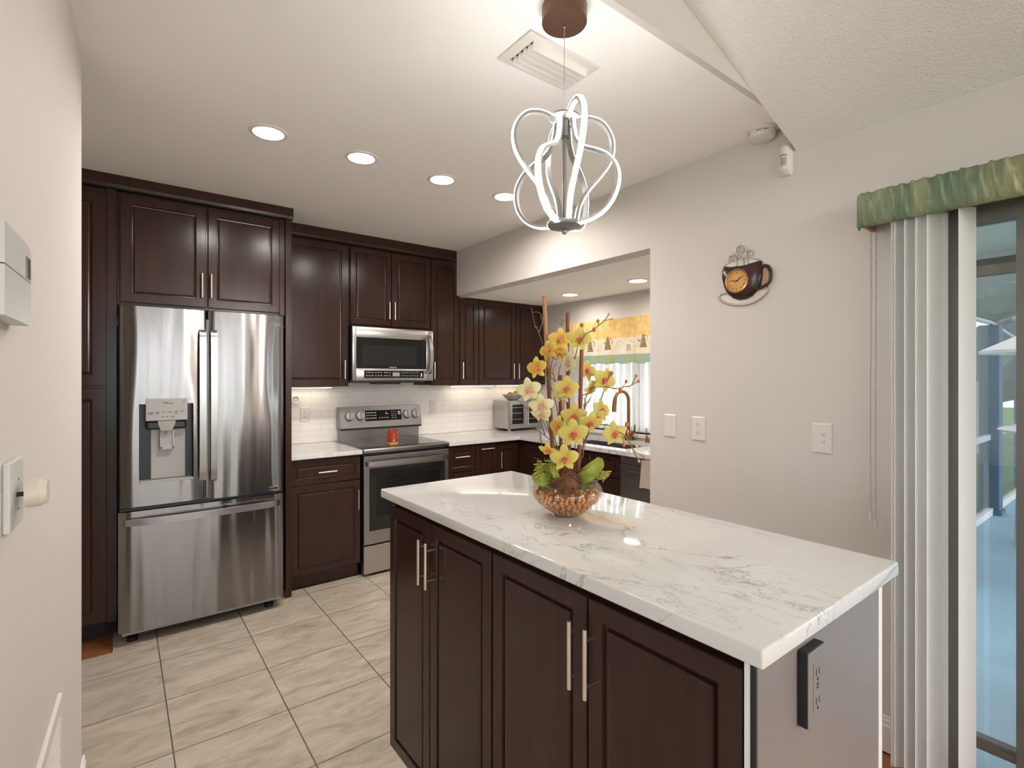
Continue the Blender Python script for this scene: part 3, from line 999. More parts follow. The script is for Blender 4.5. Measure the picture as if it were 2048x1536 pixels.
fpiece(mb, L0, L1, 0.336, L1, 0.750, 1.843, 10)
fpiece(mb, L0, L1, 0.083, 0.336, 0.750, 0.878, 10)
fpiece(mb, L0, L1, 0.083, 0.336, 1.308, 1.843, 10)
dl = mb.build('door', M['steel'], fr, smooth=40)
hand_v(dl, 0.380, 3.445, 0.853, 1.731)
mb = MB()   # dispenser niche
mb.quad((.084, 3.499, .878), (.336, 3.499, .878), (.336, 3.499, 1.308), (.084, 3.499, 1.308))
mb.quad((.084, 3.445, .878), (.084, 3.499, .878), (.084, 3.499, 1.308), (.084, 3.445, 1.308))
mb.quad((.336, 3.445, .878), (.336, 3.499, .878), (.336, 3.499, 1.308), (.336, 3.445, 1.308))
mb.quad((.084, 3.445, 1.307), (.336, 3.445, 1.307), (.336, 3.499, 1.307), (.084, 3.499, 1.307))
mb.build('dispenser_niche', M['black'], dl, recalc=False)
MB().box(.084, .336, 3.440, 3.499, .872, .885, .002).build('drip_tray', M['greyplas'], dl)
MB().box(.135, .300, 3.482, 3.498, .886, 1.17, .006).build('niche_back', M['greyplas'], dl)
MB().box(.112, .306, 3.430, 3.49, 1.215, 1.338, .003).build('control_panel', M['greyplas'], dl)
MB().box(.114, .304, 3.445, 3.495, 1.165, 1.215, .012).build('dispenser_housing', M['black'], dl)
MB().prism([(.166, 3.428, 1.213), (.250, 3.428, 1.213), (.246, 3.43, 1.192), (.232, 3.435, 1.157), (.182, 3.435, 1.157), (.170, 3.43, 1.192)], (0, .05, 0)).build('spout', M['greyplas'], dl)
MB().cyl((.207, 3.45, 1.16), (.207, 3.45, 1.143), .005, 10).build('nozzle', M['steel2'], dl)
mb = MB()
mb.box(.178, .186, 3.455, 3.47, 1.055, 1.155).box(.236, .244, 3.455, 3.47, 1.055, 1.155).box(.178, .244, 3.455, 3.47, 1.050, 1.072, .003).box(.186, .236, 3.462, 3.47, 1.07, 1.155)
mb.build('paddle', M['greyplas'], dl)
mb = MB()
for x, z, w in ((.135, 1.262, .02), (.165, 1.262, .018), (.193, 1.262, .014), (.222, 1.262, .024), (.252, 1.264, .016), (.280, 1.265, .018), (.135, 1.254, .026), (.165, 1.254, .012), (.252, 1.255, .018), (.190, 1.237, .012), (.210, 1.237, .010), (.235, 1.237, .018), (.20, 1.316, .022), (.218, 1.310, .038)):
    mb.box(x - w / 2, x + w / 2, 3.4293, 3.431, z - .0016, z + .0016)
mb.text('R', .014, frame_M((.288, 3.4294, 1.318), XP, YN))
mb.build('panel_print', M['slot'], dl)
mb = MB()
fpiece(mb, R0, R1, R0, R1, 0.744, 1.843, 24)
d2 = mb.build('door', M['steel'], fr, smooth=40)
hand_v(d2, 0.436, 3.445, 0.851, 1.731)
mb = MB()
mb.lathe([(.011, -.0006), (.0125, 0), (.011, .0006)], (.757, 3.4426, 1.787), 20, ax='y')
mb.text('LG', .024, frame_M((.790, 3.4442, 1.787), XP, YN))
mb.build('logo', M['greyplas'], d2)
mb = MB()
mb.box(.722, .790, 3.443, 3.448, .752, .775, .001)
mb.build('badge', M['steel2'], d2)
MB().box(.727, .785, 3.4420, 3.4432, .758, .769).build('badge_print', M['black'], d2)
mb = MB()
fpiece(mb, L0, R1, L0, R1, 0.076, 0.726, 30)
dd = mb.build('drawer', M['steel'], fr, smooth=40)
mb = MB()
pts = smooth_path([(.022, 3.452, .672), (.045, 3.428, .672), (.14, 3.408, .672), (.41, 3.392, .672), (.68, 3.408, .672), (.773, 3.428, .672), (.796, 3.452, .672)], 6)
mb.ribbon(pts, (0, 0, 1), 0.036, 0.014)
mb.build('handle', M['steel2'], dd, smooth=35)
mb = MB()
mb.box(0.0, .82, 3.462, 3.52, .729, .742)
mb.build('gasket', M['black'], fr)
for x in (.03, .785):
    MB().box(x - .03, x + .03, 3.50, 3.62, 1.80, 1.83, .004).build('hinge_cover', M['greyplas'], fr)

# ------------------------------------------------------------------ range
rg = thing('range', 'grey stainless freestanding electric range with black glass cooktop', 'range', (1.76, 3.9, 0))
MB().box(1.410, 2.114, 3.645, 4.19, 0.03, 0.905).build('body', M['black'], rg)
for x in (1.45, 2.07):
    for y in (3.68, 4.12):
        MB().cyl((x, y, -0.008), (x, y, .032), .02, 12).build('foot', M['black'], rg)
cx = MB().box(1.402, 2.118, 3.592, 4.175, 0.902, 0.936, 0.006).build('cooktop', M['steeldark'], rg, smooth=40)
g = MB().box(1.418, 2.102, 3.615, 4.15, 0.9355, 0.9385, 0.001).build('glass_surface', M['blackglass'], cx)
mb = MB()
for x, y, r in ((1.57, 3.76, .11), (1.94, 3.76, .09), (1.59, 4.03, .08), (1.94, 4.03, .10)):
    mb.lathe([(r, .9386), (r, .9389), (r - .002, .9389), (r - .002, .9386)], (x, y, 0), 40)
mb.build('burner_ring', M['slot'], cx)
od = MB().box(1.407, 2.116, 3.600, 3.648, 0.233, 0.880, 0.004).build('oven_door', M['steeldark'], rg)
MB().box(1.448, 2.078, 3.5965, 3.602, 0.330, 0.790, 0.001).build('window', M['ovenwin'], od)
MB().box(1.50, 2.03, 3.5955, 3.597, 0.43, 0.72, 0.0004).build('inner_window', M['blackglass'], od)
mb = MB()
pts = smooth_path([(1.424, 3.60, .826), (1.436, 3.565, .828), (1.52, 3.548, .829), (1.76, 3.540, .829), (2.0, 3.548, .829), (2.086, 3.565, .828), (2.098, 3.60, .826)], 6)
mb.ribbon(pts, (0, 0, 1), 0.034, 0.016)
mb.build('handle', M['steel2'], od, smooth=35)
MB().box(1.407, 2.116, 3.602, 3.648, 0.020, 0.222, 0.004).build('drawer', M['steel2'], rg)
bg_ = MB()
bg_.prism([(1.418, 4.118, 1.040), (1.418, 4.158, 1.212), (1.418, 4.215, 1.212), (1.418, 4.225, 1.04)], (0.724, 0, 0))
bg_.box(1.432, 2.136, 4.168, 4.225, 0.934, 1.040)
bgo = bg_.build('backguard', M['steeldark'], rg)
MB().box(1.42, 2.14, 4.122, 4.17, 1.024, 1.0405).build('vent_slot', M['black'], bgo)
nb = Vector((0, -0.172, 0.04)).normalized()          # outward normal of the sloped panel
ub = Vector((0, 0.04, 0.172)).normalized()
def bpt(x, s, d=0.0):                                  # point on the panel, s along the slope
    return Vector((x, 4.118, 1.040)) + ub * s + nb * d
mb = MB()
a = [bpt(1.628, .052, .0015), bpt(1.955, .052, .0015), bpt(1.955, .142, .0015), bpt(1.628, .142, .0015)]
mb.prism(a, -nb * 0.003)
disp = mb.build('display', M['blackglass'], bgo)
mb = MB()
def dash(x, s, w, h):
    mb.prism([bpt(x - w / 2, s - h / 2, .0018), bpt(x + w / 2, s - h / 2, .0018), bpt(x + w / 2, s + h / 2, .0018), bpt(x - w / 2, s + h / 2, .0018)], -nb * .0006)
for k in range(5):
    dash(1.643 + k * .019, .122, .010, .009)
    dash(1.643 + k * .019, .099, .013, .004)
    dash(1.643 + k * .019, .076, .012, .006)
for k in range(4):
    dash(1.755 + k * .023, .076, .009, .007)
for r_ in range(4):
    for c_ in range(3):
        dash(1.868 + c_ * .018, .127 - r_ * .018, .006, .006)
dash(1.935, .122, .024, .012); dash(1.935, .104, .024, .008)
dash(1.812, .112, .004, .012); dash(1.822, .112, .004, .012); dash(1.830, .106, .004, .006); dash(1.818, .118, .012, .003); dash(1.817, .131, .004, .004)
mb.build('display_print', M['print'], disp)
for x in (1.494, 1.585, 2.006, 2.088):
    kb = MB()
    c = bpt(x, .098)
    kb.tube([c, c + nb * .008, c + nb * .024, c + nb * .026], [.036, .036, .033, .030], 28)
    k_ = kb.build('knob', M['greyplas'], bgo, smooth=40)
    kb = MB()
    kb.tube([c, c + nb * .004], .039, 28)
    kb.build('knob_ring', M['black'], k_)
    kb = MB()
    kb.ribbon([c + nb * .031 - ub * .033, c + nb * .031 + ub * .033], (1, 0, 0), .012, .012)
    kb.build('knob_grip', M['steeldark'], k_)
mb = MB()
Mt = Matrix((XP, ub, nb)).transposed().to_4x4()
Mt.translation = bpt(1.485, .022, .001)
mb.text('LG', .018, Mt)
c = bpt(1.462, .022, .0)
mb.tube([c, c + nb * .001], .010, 20)
mb.build('logo', M['greyplas'], bgo)

# candle on the cooktop
cd = thing('candle', 'orange-red jar candle with a gold base standing on the black cooktop', 'candle', (1.68, 3.715, .9385))
MB().lathe([(0, .9386), (.041, .9386), (.043, .942), (.043, .956), (0, .956)], (1.68, 3.715, 0), 32).build('base', pm('amber_glass', (0.75, 0.40, 0.10), 0.15, noise=(20, .2)), cd, smooth=40)
MB().lathe([(0, .956), (.043, .956), (.043, 1.046), (.040, 1.048), (.039, 1.045), (.039, 1.03), (0, 1.03)], (1.68, 3.715, 0), 32).build('jar', pm('orange_red_glass', (0.36, 0.045, 0.014), 0.15, noise=(70, .7)), cd, smooth=40)
mb = MB()
ca = math.atan2(-3.715, -1.68)
def on_jar(a, z, w, h):
    pts = []
    for da, dz in ((-w, -h), (w, -h), (w, h), (-w, h)):
        pts.append((1.68 + .0434 * cos(ca + a + da), 3.715 + .0434 * sin(ca + a + da), z + dz))
    mb.quad(*pts)
for a_, z_, w_, h_ in ((0, 1.030, .35, .003), (.25, 1.012, .09, .006), (-.25, 1.012, .12, .004), (.1, 1.022, .2, .003), (0, .975, .3, .003), (.3, .985, .1, .005), (-.3, .985, .1, .005)):
    on_jar(a_, z_, w_, h_)
mb.build('print', pm('dark_print', (0.09, 0.02, 0.01), 0.5, noise=(30, .1)), cd)
mb = MB()
for a_, z_, w_, h_ in ((-.05, .998, .45, .0035), (.32, 1.013, .05, .005), (.25, .968, .12, .0025), (.28, .982, .06, .003)):
    on_jar(a_, z_, w_, h_)
mb.build('label_lines', M['printcream'], cd)

# ------------------------------------------------------------------ microwave
mw = thing('microwave', 'stainless over-the-range microwave oven with black window', 'microwave', (1.76, 4.0, 1.43))
MB().box(1.416, 2.112, 3.875, 4.235, 1.432, 1.858, 0.003).build('body', M['black'], mw)
md = MB()
md.box(1.414, 1.445, 3.850, 3.876, 1.430, 1.850, .004)
md.box(2.046, 2.110, 3.850, 3.876, 1.430, 1.850, .004)
md.box(1.443, 2.048, 3.850, 3.876, 1.768, 1.850, .003)
md.box(1.443, 2.048, 3.850, 3.876, 1.430, 1.526, .003)
mdo = md.build('door', M['steel2'], mw, smooth=30)
MB().box(1.441, 2.05, 3.856, 3.874, 1.524, 1.770).build('window', M['blackglass'], mdo)
MB().box(1.49, 1.955, 3.8552, 3.857, 1.555, 1.71).build('inner_window', M['ovenwin'], mdo)
mb = MB()
mb.text('SAMSUNG', .0135, frame_M((1.748, 3.8553, 1.538), XP, YN))
mb.build('logo', M['print'], mdo)
mb = MB()
pts = smooth_path([(2.052, 3.862, 1.808), (2.062, 3.825, 1.79), (2.068, 3.808, 1.72), (2.070, 3.802, 1.64), (2.068, 3.808, 1.56), (2.062, 3.825, 1.49), (2.052, 3.862, 1.472)], 6)
mb.ribbon(pts, (1, 0, 0), 0.030, 0.014)
mb.build('handle', M['steel2'], mdo, smooth=35)
cp = MB().box(1.505, 2.019, 3.8475, 3.852, 1.452, 1.511, .001).build('control_panel', M['blackglass'], mw)
mb = MB()
for r_ in range(2):
    z = 1.495 - r_ * .024
    for x in (1.526, 1.548, 1.572, 1.60, 1.622, 1.644, 1.676, 1.694, 1.716):
        mb.box(x - .006, x + .006, 3.8468, 3.8476, z - .002, z + .002)
    for k in range(8):
        if r_ == 0 and k == 0:
            mb2 = MB()
        x = 1.822 + k * .017
        mb2.box(x - .003, x + .003, 3.8468, 3.8476, z - .0025, z + .0025)
    mb2.box(1.962 - .004, 1.962 + .004, 3.8468, 3.8476, z - .003, z + .003)
mb.build('panel_print', M['print'], cp)
mb2.build('keypad_print', M['print'], cp)
MB().box(1.992, 2.004, 3.8468, 3.8476, 1.463, 1.492).build('logo', M['print'], cp)
MB().box(1.742, 1.802, 3.8466, 3.8478, 1.466, 1.498).build('display', M['lcd'], cp)
MB().box(1.405, 2.03, 3.86, 4.2, 1.414, 1.431, .003).box(1.61, 1.82, 3.865, 4.0, 1.402, 1.415, .003).build('underside_vent', M['black'], mw)

# ------------------------------------------------------------------ kitchen island
IZ, IB = 1.045, 1.0138
def idoor(parent, ya, yb, hy):
    d = front(parent, 'door', (0.807, ya, 0.105), YN, ya - yb, 0.880, XN, 0.040)
    pull(d, (0.787, hy, 0.863), ZP, XN, 0.144, 0.0055, 0.030)
t = thing('island_cabinet', 'dark two-door island cabinet at the far end, nearest the range', 'cabinet', (1.07, 1.44, 0))
MB().box(0.808, 1.345, 1.116, 1.765, 0.10, IB).build('body', M['cab'], t)
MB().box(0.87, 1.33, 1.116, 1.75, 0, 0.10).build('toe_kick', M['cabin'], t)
idoor(t, 1.763, 1.463, 1.478)
idoor(t, 1.457, 1.119, 1.430)
t = thing('island_cabinet', 'dark two-door island cabinet at the near end, beside the grey end panel', 'cabinet', (1.07, 0.77, 0))
MB().box(0.808, 1.345, 0.4205, 1.114, 0.10, IB).build('body', M['cab'], t)
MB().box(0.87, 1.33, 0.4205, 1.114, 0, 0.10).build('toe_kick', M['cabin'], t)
idoor(t, 1.111, 0.767, 0.787)
idoor(t, 0.762, 0.424, 0.741)
t = thing('island_end_panel', 'glossy grey panel closing the near end of the island', 'panel', (1.07, 0.41, 0))
MB().box(0.7945, 1.320, 0.402, 0.4195, 0.0, IB).build('panel', M['panel_grey'], t)
MB().box(0.786, 0.793, 0.411, 0.4195, 0.0, IB).build('edge_band', M['trim'], t)
MB().box(0.788, 0.7945, 0.4045, 0.411, 0.0, IB).box(1.320, 1.326, 0.404, 0.4195, 0.0, IB).build('shadow_gap', M['black'], t)
MB().box(1.326, 1.347, 0.402, 0.4195, 0.0, IB).build('edge_strip', M['trim'], t)
o = MB().box(0.759, 1.365, 0.376, 1.781, IB, IZ, 0.004, 3).build('countertop', M['marble'], smooth=40)
tag(o, 'large white marble countertop with grey veins on the kitchen island', 'countertop')
ot = thing('power_outlet', 'dark grey double power outlet on the end panel of the island', 'outlet', (0.963, 0.40, 0.915))
MB().box(0.930, 0.998, 0.3855, 0.4015, 0.850, 0.980, .001).build('box', M['black'], ot)
MB().box(0.931, 0.997, 0.3835, 0.3857, 0.851, 0.979, .0008).build('cover_plate', M['panel_grey'], ot)
MB().box(0.949, 0.979, 0.3825, 0.3837, 0.872, 0.958, .0005).build('receptacle', M['panel_grey'], ot)
mb = MB()
for z in (.940, .890):
    mb.box(.957, .9595, .3820, .3828, z - .006, z + .006).box(.9685, .971, .3820, .3828, z - .005, z + .005)
    mb.cyl((.964, .3820, z - .013), (.964, .3828, z - .013), .003, 10)
mb.box(.960, .968, .3820, .3828, .917, .920).box(.960, .968, .3820, .3828, .911, .914)
mb.build('slot', M['slot'], ot)

# ------------------------------------------------------------------ ceiling fixtures
def downlight_proto(x, y, z, label, power):
    t = thing('downlight', label, 'ceiling light', (x, y, z))
    MB().lathe([(0.064, z - .001), (0.066, z - .006), (0.080, z - .004), (0.083, z), (0.064, z)], (x, y, 0), 40).build('trim_ring', M['ring'], t, smooth=40)
    MB().lathe([(0, z - .003), (0.0655, z - .003), (0.0655, z - .0005), (0, z - .0005)], (x, y, 0), 40).build('lens', M['down'], t)
    d = bpy.data.lights.new('lamp', 'AREA')
    d.shape = 'DISK'
    d.size = 0.12
    d.spread = radians(168)
    d.energy = power
    d.color = (1.0, 0.925, 0.85)
    o = bpy.data.objects.new('lamp', d)
    COL.objects.link(o)
    o.parent = t
    o.location = (0, 0, -0.008)
    return t
d0 = downlight_proto(0.541, 2.54, 2.577, 'recessed downlight nearest the left wall, first in the row of four', DOWN_W)
d0['group'] = 'downlights in the kitchen ceiling'
for x, lb in ((0.979, 'recessed downlight in front of the refrigerator cabinet crown, second in the row of four'),
              (1.448, 'recessed downlight third in the row of four, left of the pendant'),
              (1.895, 'recessed downlight partly behind the pendant loops, last in the row of four')):
    c = copy_tree(d0, loc=(x, 2.54, 2.577))
    c['label'] = lb
d1 = downlight_proto(3.125, 3.241, 2.183, 'recessed downlight in the lowered ceiling, the farther one', DOWN_W * .42)
d1['group'] = 'downlights in the lowered ceiling'
c = copy_tree(d1, loc=(3.082, 2.467, 2.183))
c['label'] = 'recessed downlight in the lowered ceiling, nearer the wall edge'

t = thing('ceiling_vent', 'white ceiling air vent with angled louvres behind the pendant cable', 'vent', (1.21, 1.36, 2.577))
vf = MB()
vf.box(1.052, 1.376, 1.272, 1.302, 2.569, 2.577, .002).box(1.052, 1.376, 1.428, 1.457, 2.569, 2.577, .002)
vf.box(1.052, 1.090, 1.30, 1.43, 2.569, 2.577, .002).box(1.346, 1.376, 1.30, 1.43, 2.569, 2.577, .002)
vf.build('frame', M['white'], t)
MB().box(1.088, 1.348, 1.30, 1.43, 2.5755, 2.577).build('duct', M['slot'], t)
for k in range(5):
    y = 1.300 + k * .0262
    MB().prism([(1.09, y, 2.574), (1.09, y + .002, 2.576), (1.09, y + .015, 2.548), (1.09, y + .013, 2.547)], (0.256, 0, 0)).build('louvre', M['white'], t)

t = thing('smoke_detector', 'round white smoke detector on the kitchen ceiling beside the dining ceiling edge', 'smoke detector', (2.303, 1.145, 2.577))
MB().lathe([(0, 2.577), (.061, 2.577), (.062, 2.565), (.060, 2.562), (0, 2.562)], (2.303, 1.145, 0), 40).build('base', M['white'], t, smooth=30)
MB().lathe([(0, 2.562), (.056, 2.562), (.057, 2.545), (.050, 2.533), (.02, 2.530), (0, 2.530)], (2.303, 1.145, 0), 40).build('cover', M['white'], t, smooth=45)
mb = MB()
for k in range(12):
    if k % 3 == 2:
        continue
    a = [2 * pi * (k + f * .2) / 12 for f in range(5)]
    for p, q in zip(a, a[1:]):
        mb.quad(*[(2.303 + .0574 * cos(w), 1.145 + .0574 * sin(w), z) for w, z in ((p, 2.551), (q, 2.551), (q, 2.554), (p, 2.554))])
mb.build('slot', M['slot'], t)

t = thing('motion_sensor', 'small white motion sensor on the right wall under the ceiling corner', 'sensor', (2.36, 1.066, 2.41))
mb = MB()
mb.loft([[(2.369, 1.040, z), (2.369, 1.092, z), (2.345, 1.092, z), (2.330, 1.083, z), (2.326, 1.066, z), (2.330, 1.049, z), (2.345, 1.040, z)] for z in (2.372, 2.478)])
mb.loft([[(2.369, 1.040, 2.372), (2.369, 1.092, 2.372), (2.345, 1.092, 2.372), (2.330, 1.083, 2.372), (2.326, 1.066, 2.372), (2.330, 1.049, 2.372), (2.345, 1.040, 2.372)],
         [(2.369, 1.045, 2.352), (2.369, 1.087, 2.352), (2.358, 1.085, 2.352), (2.352, 1.080, 2.352), (2.350, 1.066, 2.352), (2.352, 1.052, 2.352), (2.358, 1.047, 2.352)]])
mb.build('housing', M['white'], t, smooth=50)
MB().loft([[(2.333, 1.080, z), (2.3245, 1.074, z), (2.322, 1.066, z), (2.3245, 1.055, z), (2.333, 1.048, z), (2.34, 1.066, z)] for z in (2.392, 2.425)]).build('lens', M['greyplas'], t, smooth=50)
mb = MB()
mb.tube(smooth_path([(2.330, 1.080, 2.431), (2.3245, 1.072, 2.436), (2.3235, 1.064, 2.437), (2.326, 1.055, 2.436), (2.331, 1.049, 2.431)], 4), .0014, 6)
mb.build('led_window', M['slot'], t)

# ------------------------------------------------------------------ pendant
PX, PY, PZ = 1.072, 1.136, 1.912
pt = thing('pendant_light', 'pendant light of curved glowing loops hanging over the island', 'pendant light', (PX, PY, 2.577))
MB().lathe([(0, 2.577), (.068, 2.577), (.068, 2.529), (.0665, 2.527), (0, 2.527)], (PX, PY, 0), 48).build('canopy', M['canopy'], pt, smooth=30)
MB().lathe([(0, 2.528), (.004, 2.528), (.004, 2.515), (0, 2.514)], (PX, PY, 0), 12).build('cable_grip', M['nickel'], pt)
MB().cyl((PX, PY, 2.52), (PX, PY, PZ + .33), .0011, 6).build('cable', M['greyplas'], pt)
MB().lathe([(0, PZ + .343), (.003, PZ + .343), (.004, PZ + .334), (.046, PZ + .332), (.047, PZ + .326), (.030, PZ + .322), (.016, PZ + .318), (.016, PZ + .270), (.007, PZ + .268), (0, PZ + .268)], (PX, PY, 0), 32).build('hub', M['lampgrey'], pt, smooth=40)
MB().cyl((PX, PY, PZ), (PX, PY, PZ + .28), .0058, 12).build('rod', M['lampgrey'], pt, smooth=40)
MB().lathe([(0, PZ + .012), (.052, PZ + .010), (.054, PZ + .004), (.050, PZ - .002), (.008, PZ - .010), (0, PZ - .010)], (PX, PY, 0), 40).build('bottom_plate', M['lampgrey'], pt, smooth=40)
MB().ball((PX, PY, PZ - .017), .0085, sub=2).build('finial', M['lampgrey'], pt, smooth=60)
PA = [(.030, .318), (.052, .330), (.085, .336), (.122, .326), (.150, .292), (.157, .250), (.145, .206), (.115, .163), (.080, .122), (.052, .078), (.040, .040), (.036, .010)]
PB = [(.026, .318), (.030, .285), (.040, .252), (.066, .224), (.105, .205), (.140, .182), (.163, .148), (.168, .108), (.155, .065), (.125, .030), (.085, .012), (.045, .006)]
for k, (path, az) in enumerate([(PA, 14), (PB, -31), (PA, -76), (PB, -121), (PA, -166), (PB, 149), (PA, 104), (PB, 59)]):
    az -= 37.49
    er = Vector((cos(radians(az)), sin(radians(az)), 0))
    et = Vector((-sin(radians(az)), cos(radians(az)), 0))
    sp = smooth_path([Vector((r, 0, z)) for r, z in path], 6)
    n2 = []
    for i, p in enumerate(sp):
        d = (sp[min(i + 1, len(sp) - 1)] - sp[max(i - 1, 0)]).normalized()
        n2.append(Vector((-d.z, 0, d.x)))          # outward side of the loop
    C = Vector((PX, PY, PZ))
    w3 = lambda p: C + er * p.x + Vector((0, 0, p.z))
    a = [w3(p) for p in sp]
    sgn = 1
    o1 = MB().ribbon(a, et, .0150, .0085).build('loop_frame', M['lampgrey'], pt, smooth=35)
    b = [w3(p + n * (-.0052 if False else .0058)) for p, n in zip(sp, n2)]
    MB().ribbon(b, et, .0132, .0032).build('diffuser', M['led'], o1, smooth=35)

# ------------------------------------------------------------------ plates on the walls
def plate(name, label, cat, c, u, n, w=.072, h=.122, kind='outlet', group=None, mat='white'):
    c, u, n = Vector(c), Vector(u), Vector(n)
    t = thing(name, label, cat, c, group)
    def slab(a0, a1, b0, b1, d0, d1, nm, m, par, mb=None):
        own = mb is None
        mb = mb or MB()
        P = [c + u * a + ZP * b + n * d0 for a, b in ((a0, b0), (a1, b0), (a1, b1), (a0, b1))]
        mb.prism(P, n * (d1 - d0))
        return mb.build(nm, M[m], par) if own else mb
    mb = MB()
    mb.rects(c - u * w / 2 - ZP * h / 2, u, w, h, n, [(0, 0), (0, .003), (.004, .0062), (.006, .0065)])
    pl = mb.build('cover_plate', M[mat], t)
    if kind == 'outlet':
        for s in (-1, 1):
            r = MB()
            r.tube([c + ZP * .021 * s + n * .0062, c + ZP * .021 * s + n * .0078], .0165, 20)
            ro = r.build('receptacle', M[mat], t)
            sl = MB()
            for q, hh in ((-.0062, .0045), (.0062, .0036)):
                slab(q - .0011, q + .0011, .021 * s - hh + .003, .021 * s + hh + .003, .0076, .0081, '', '', None, sl)
            sl.tube([c + ZP * (.021 * s - .009) + n * .0076, c + ZP * (.021 * s - .009) + n * .0081], .0024, 10)
            sl.build('slot', M['slot'], ro)
    elif kind == 'stack':
        for s in (.020, -.016):
            slab(-.012, .014, s - .009, s + .009, .0062, .0072, 'switch_frame', mat, t)
            slab(-.002, .010, s - .006, s + .006, .0072, .0105, 'toggle', 'whiteg', t)
    elif kind == 'blank':
        for s in (-1, 1):
            r = MB()
            r.tube([c + ZP * .042 * s + n * .006, c + ZP * .042 * s + n * .0072], .003, 10)
            r.build('screw', M[mat], t)
    return t
YM = Vector((0, -1, 0))
plate('cover_plate', 'blank white cover plate on the right wall, nearest the kitchen opening', 'wall plate', (2.369, 1.679, 1.194), YM, XN, kind='blank')
plate('wall_outlet', 'white double outlet on the right wall below and left of the clock', 'outlet', (2.369, 1.507, 1.190), YM, XN, .076, .124)
plate('light_switch', 'white plate with two stacked switches on the right wall, nearest the curtain', 'switch', (2.369, .922, 1.195), YM, XN, .076, .128, 'stack')
plate('wall_outlet', 'white outlet on the tiles left of the range', 'outlet', (1.172, 4.242, 1.160), XP, YN, .072, .116)
plate('wall_outlet', 'white outlet on the tiles right of the range', 'outlet', (2.325, 4.242, 1.180), XP, YN, .070, .128)
t = thing('wall_hook', 'white loop-shaped plastic hook on the tiles above the left outlet', 'hook', (1.11, 4.24, 1.28))
mb = MB()
mb.tube([Vector((1.095 + .030 * cos(k * pi / 10), 4.226, 1.282 + .030 * sin(k * pi / 10))) for k in range(21)], .007, 8)
mb.build('loop', M['white'], t, smooth=60)
MB().prism([(1.115, 4.236, 1.30), (1.175, 4.236, 1.312), (1.170, 4.236, 1.298), (1.135, 4.236, 1.265)], (0, .006, 0)).build('arm', M['white'], t)
MB().box(1.088, 1.104, 4.226, 4.242, 1.275, 1.290, .002).build('mount', M['white'], t)

# left wall: thermostat, dimmer, return grille (built in the wall's own frame)
def wl(a, n, z):
    return ML @ Vector((a, n, z))
t = thing('thermostat', 'white thermostat with a small grey display on the left wall', 'thermostat', wl(1.2, 0, 1.6))
mb = MB(ML)
mb.prism([(1.100, 0, 1.540), (1.100, .020, 1.540), (1.106, .028, 1.540), (1.30, .028, 1.540), (1.30, 0, 1.540)], (0, 0, .072))
mb.build('lower_body', M['whiteg'], t)
mb = MB(ML)
mb.prism([(1.100, 0, 1.614), (1.100, 0, 1.650), (1.112, 0, 1.668), (1.13, 0, 1.674), (1.30, 0, 1.674), (1.30, 0, 1.614)], (0, .028, 0))
mb.build('body', M['whiteg'], t)
MB(ML).box(1.117, 1.155, .028, .0292, 1.617, 1.652).build('display', M['lcd'], t)
MB(ML).box(1.119, 1.141, .0292, .0296, 1.619, 1.650).build('display_segment', M['slot'], t)
MB(ML).box(1.28, 1.302, .008, .012, 1.563, 1.573).build('side_slider', M['slot'], t)
t = thing('dimmer_switch', 'white wall plate with a cream rotary dimmer knob on the left wall', 'dimmer', wl(1.1, 0, 1.25))
MB(ML).box(1.050, 1.155, 0, .010, 1.196, 1.312, .003).build('cover_plate', M['whiteg'], t)
mb = MB(ML)
mb.tube([(1.105, .008, 1.252), (1.105, .024, 1.252)], .004, 10)
mb.build('shaft', M['slot'], t)
mb = MB(ML)
mb.tube([(1.105, .022, 1.252), (1.105, .040, 1.252), (1.105, .041, 1.252), (1.105, .050, 1.252)], [.0235, .0235, .0215, .020], 28)
mb.build('knob', M['cream'], t, smooth=40)
mb = MB(ML)
for z in (1.276, 1.225):
    mb.tube([(1.09, .009, z), (1.09, .0105, z)], .002, 8)
mb.build('screw', M['slot'], t)
t = thing('return_vent', 'white louvred return air grille low on the left wall', 'vent', wl(.9, 0, .4))
mb = MB(ML)
mb.box(.555, 1.26, 0, .010, .605, .640, .002).box(.555, 1.26, 0, .010, .19, .225, .002)
mb.box(.555, .585, 0, .010, .22, .61, .002).box(1.23, 1.26, 0, .010, .22, .61, .002)
mb.build('frame', M['white'], t)
MB(ML).box(.58, 1.235, 0.0, .001, .22, .61).build('duct', M['slot'], t)
for k in range(19):
    z = .232 + k * .0198
    MB(ML).prism([(.586, .001, z + .012), (.586, .003, z + .014), (.586, .010, z + .001), (.586, .008, z - .001)], (.644, 0, 0)).build('louvre', M['white'], t)

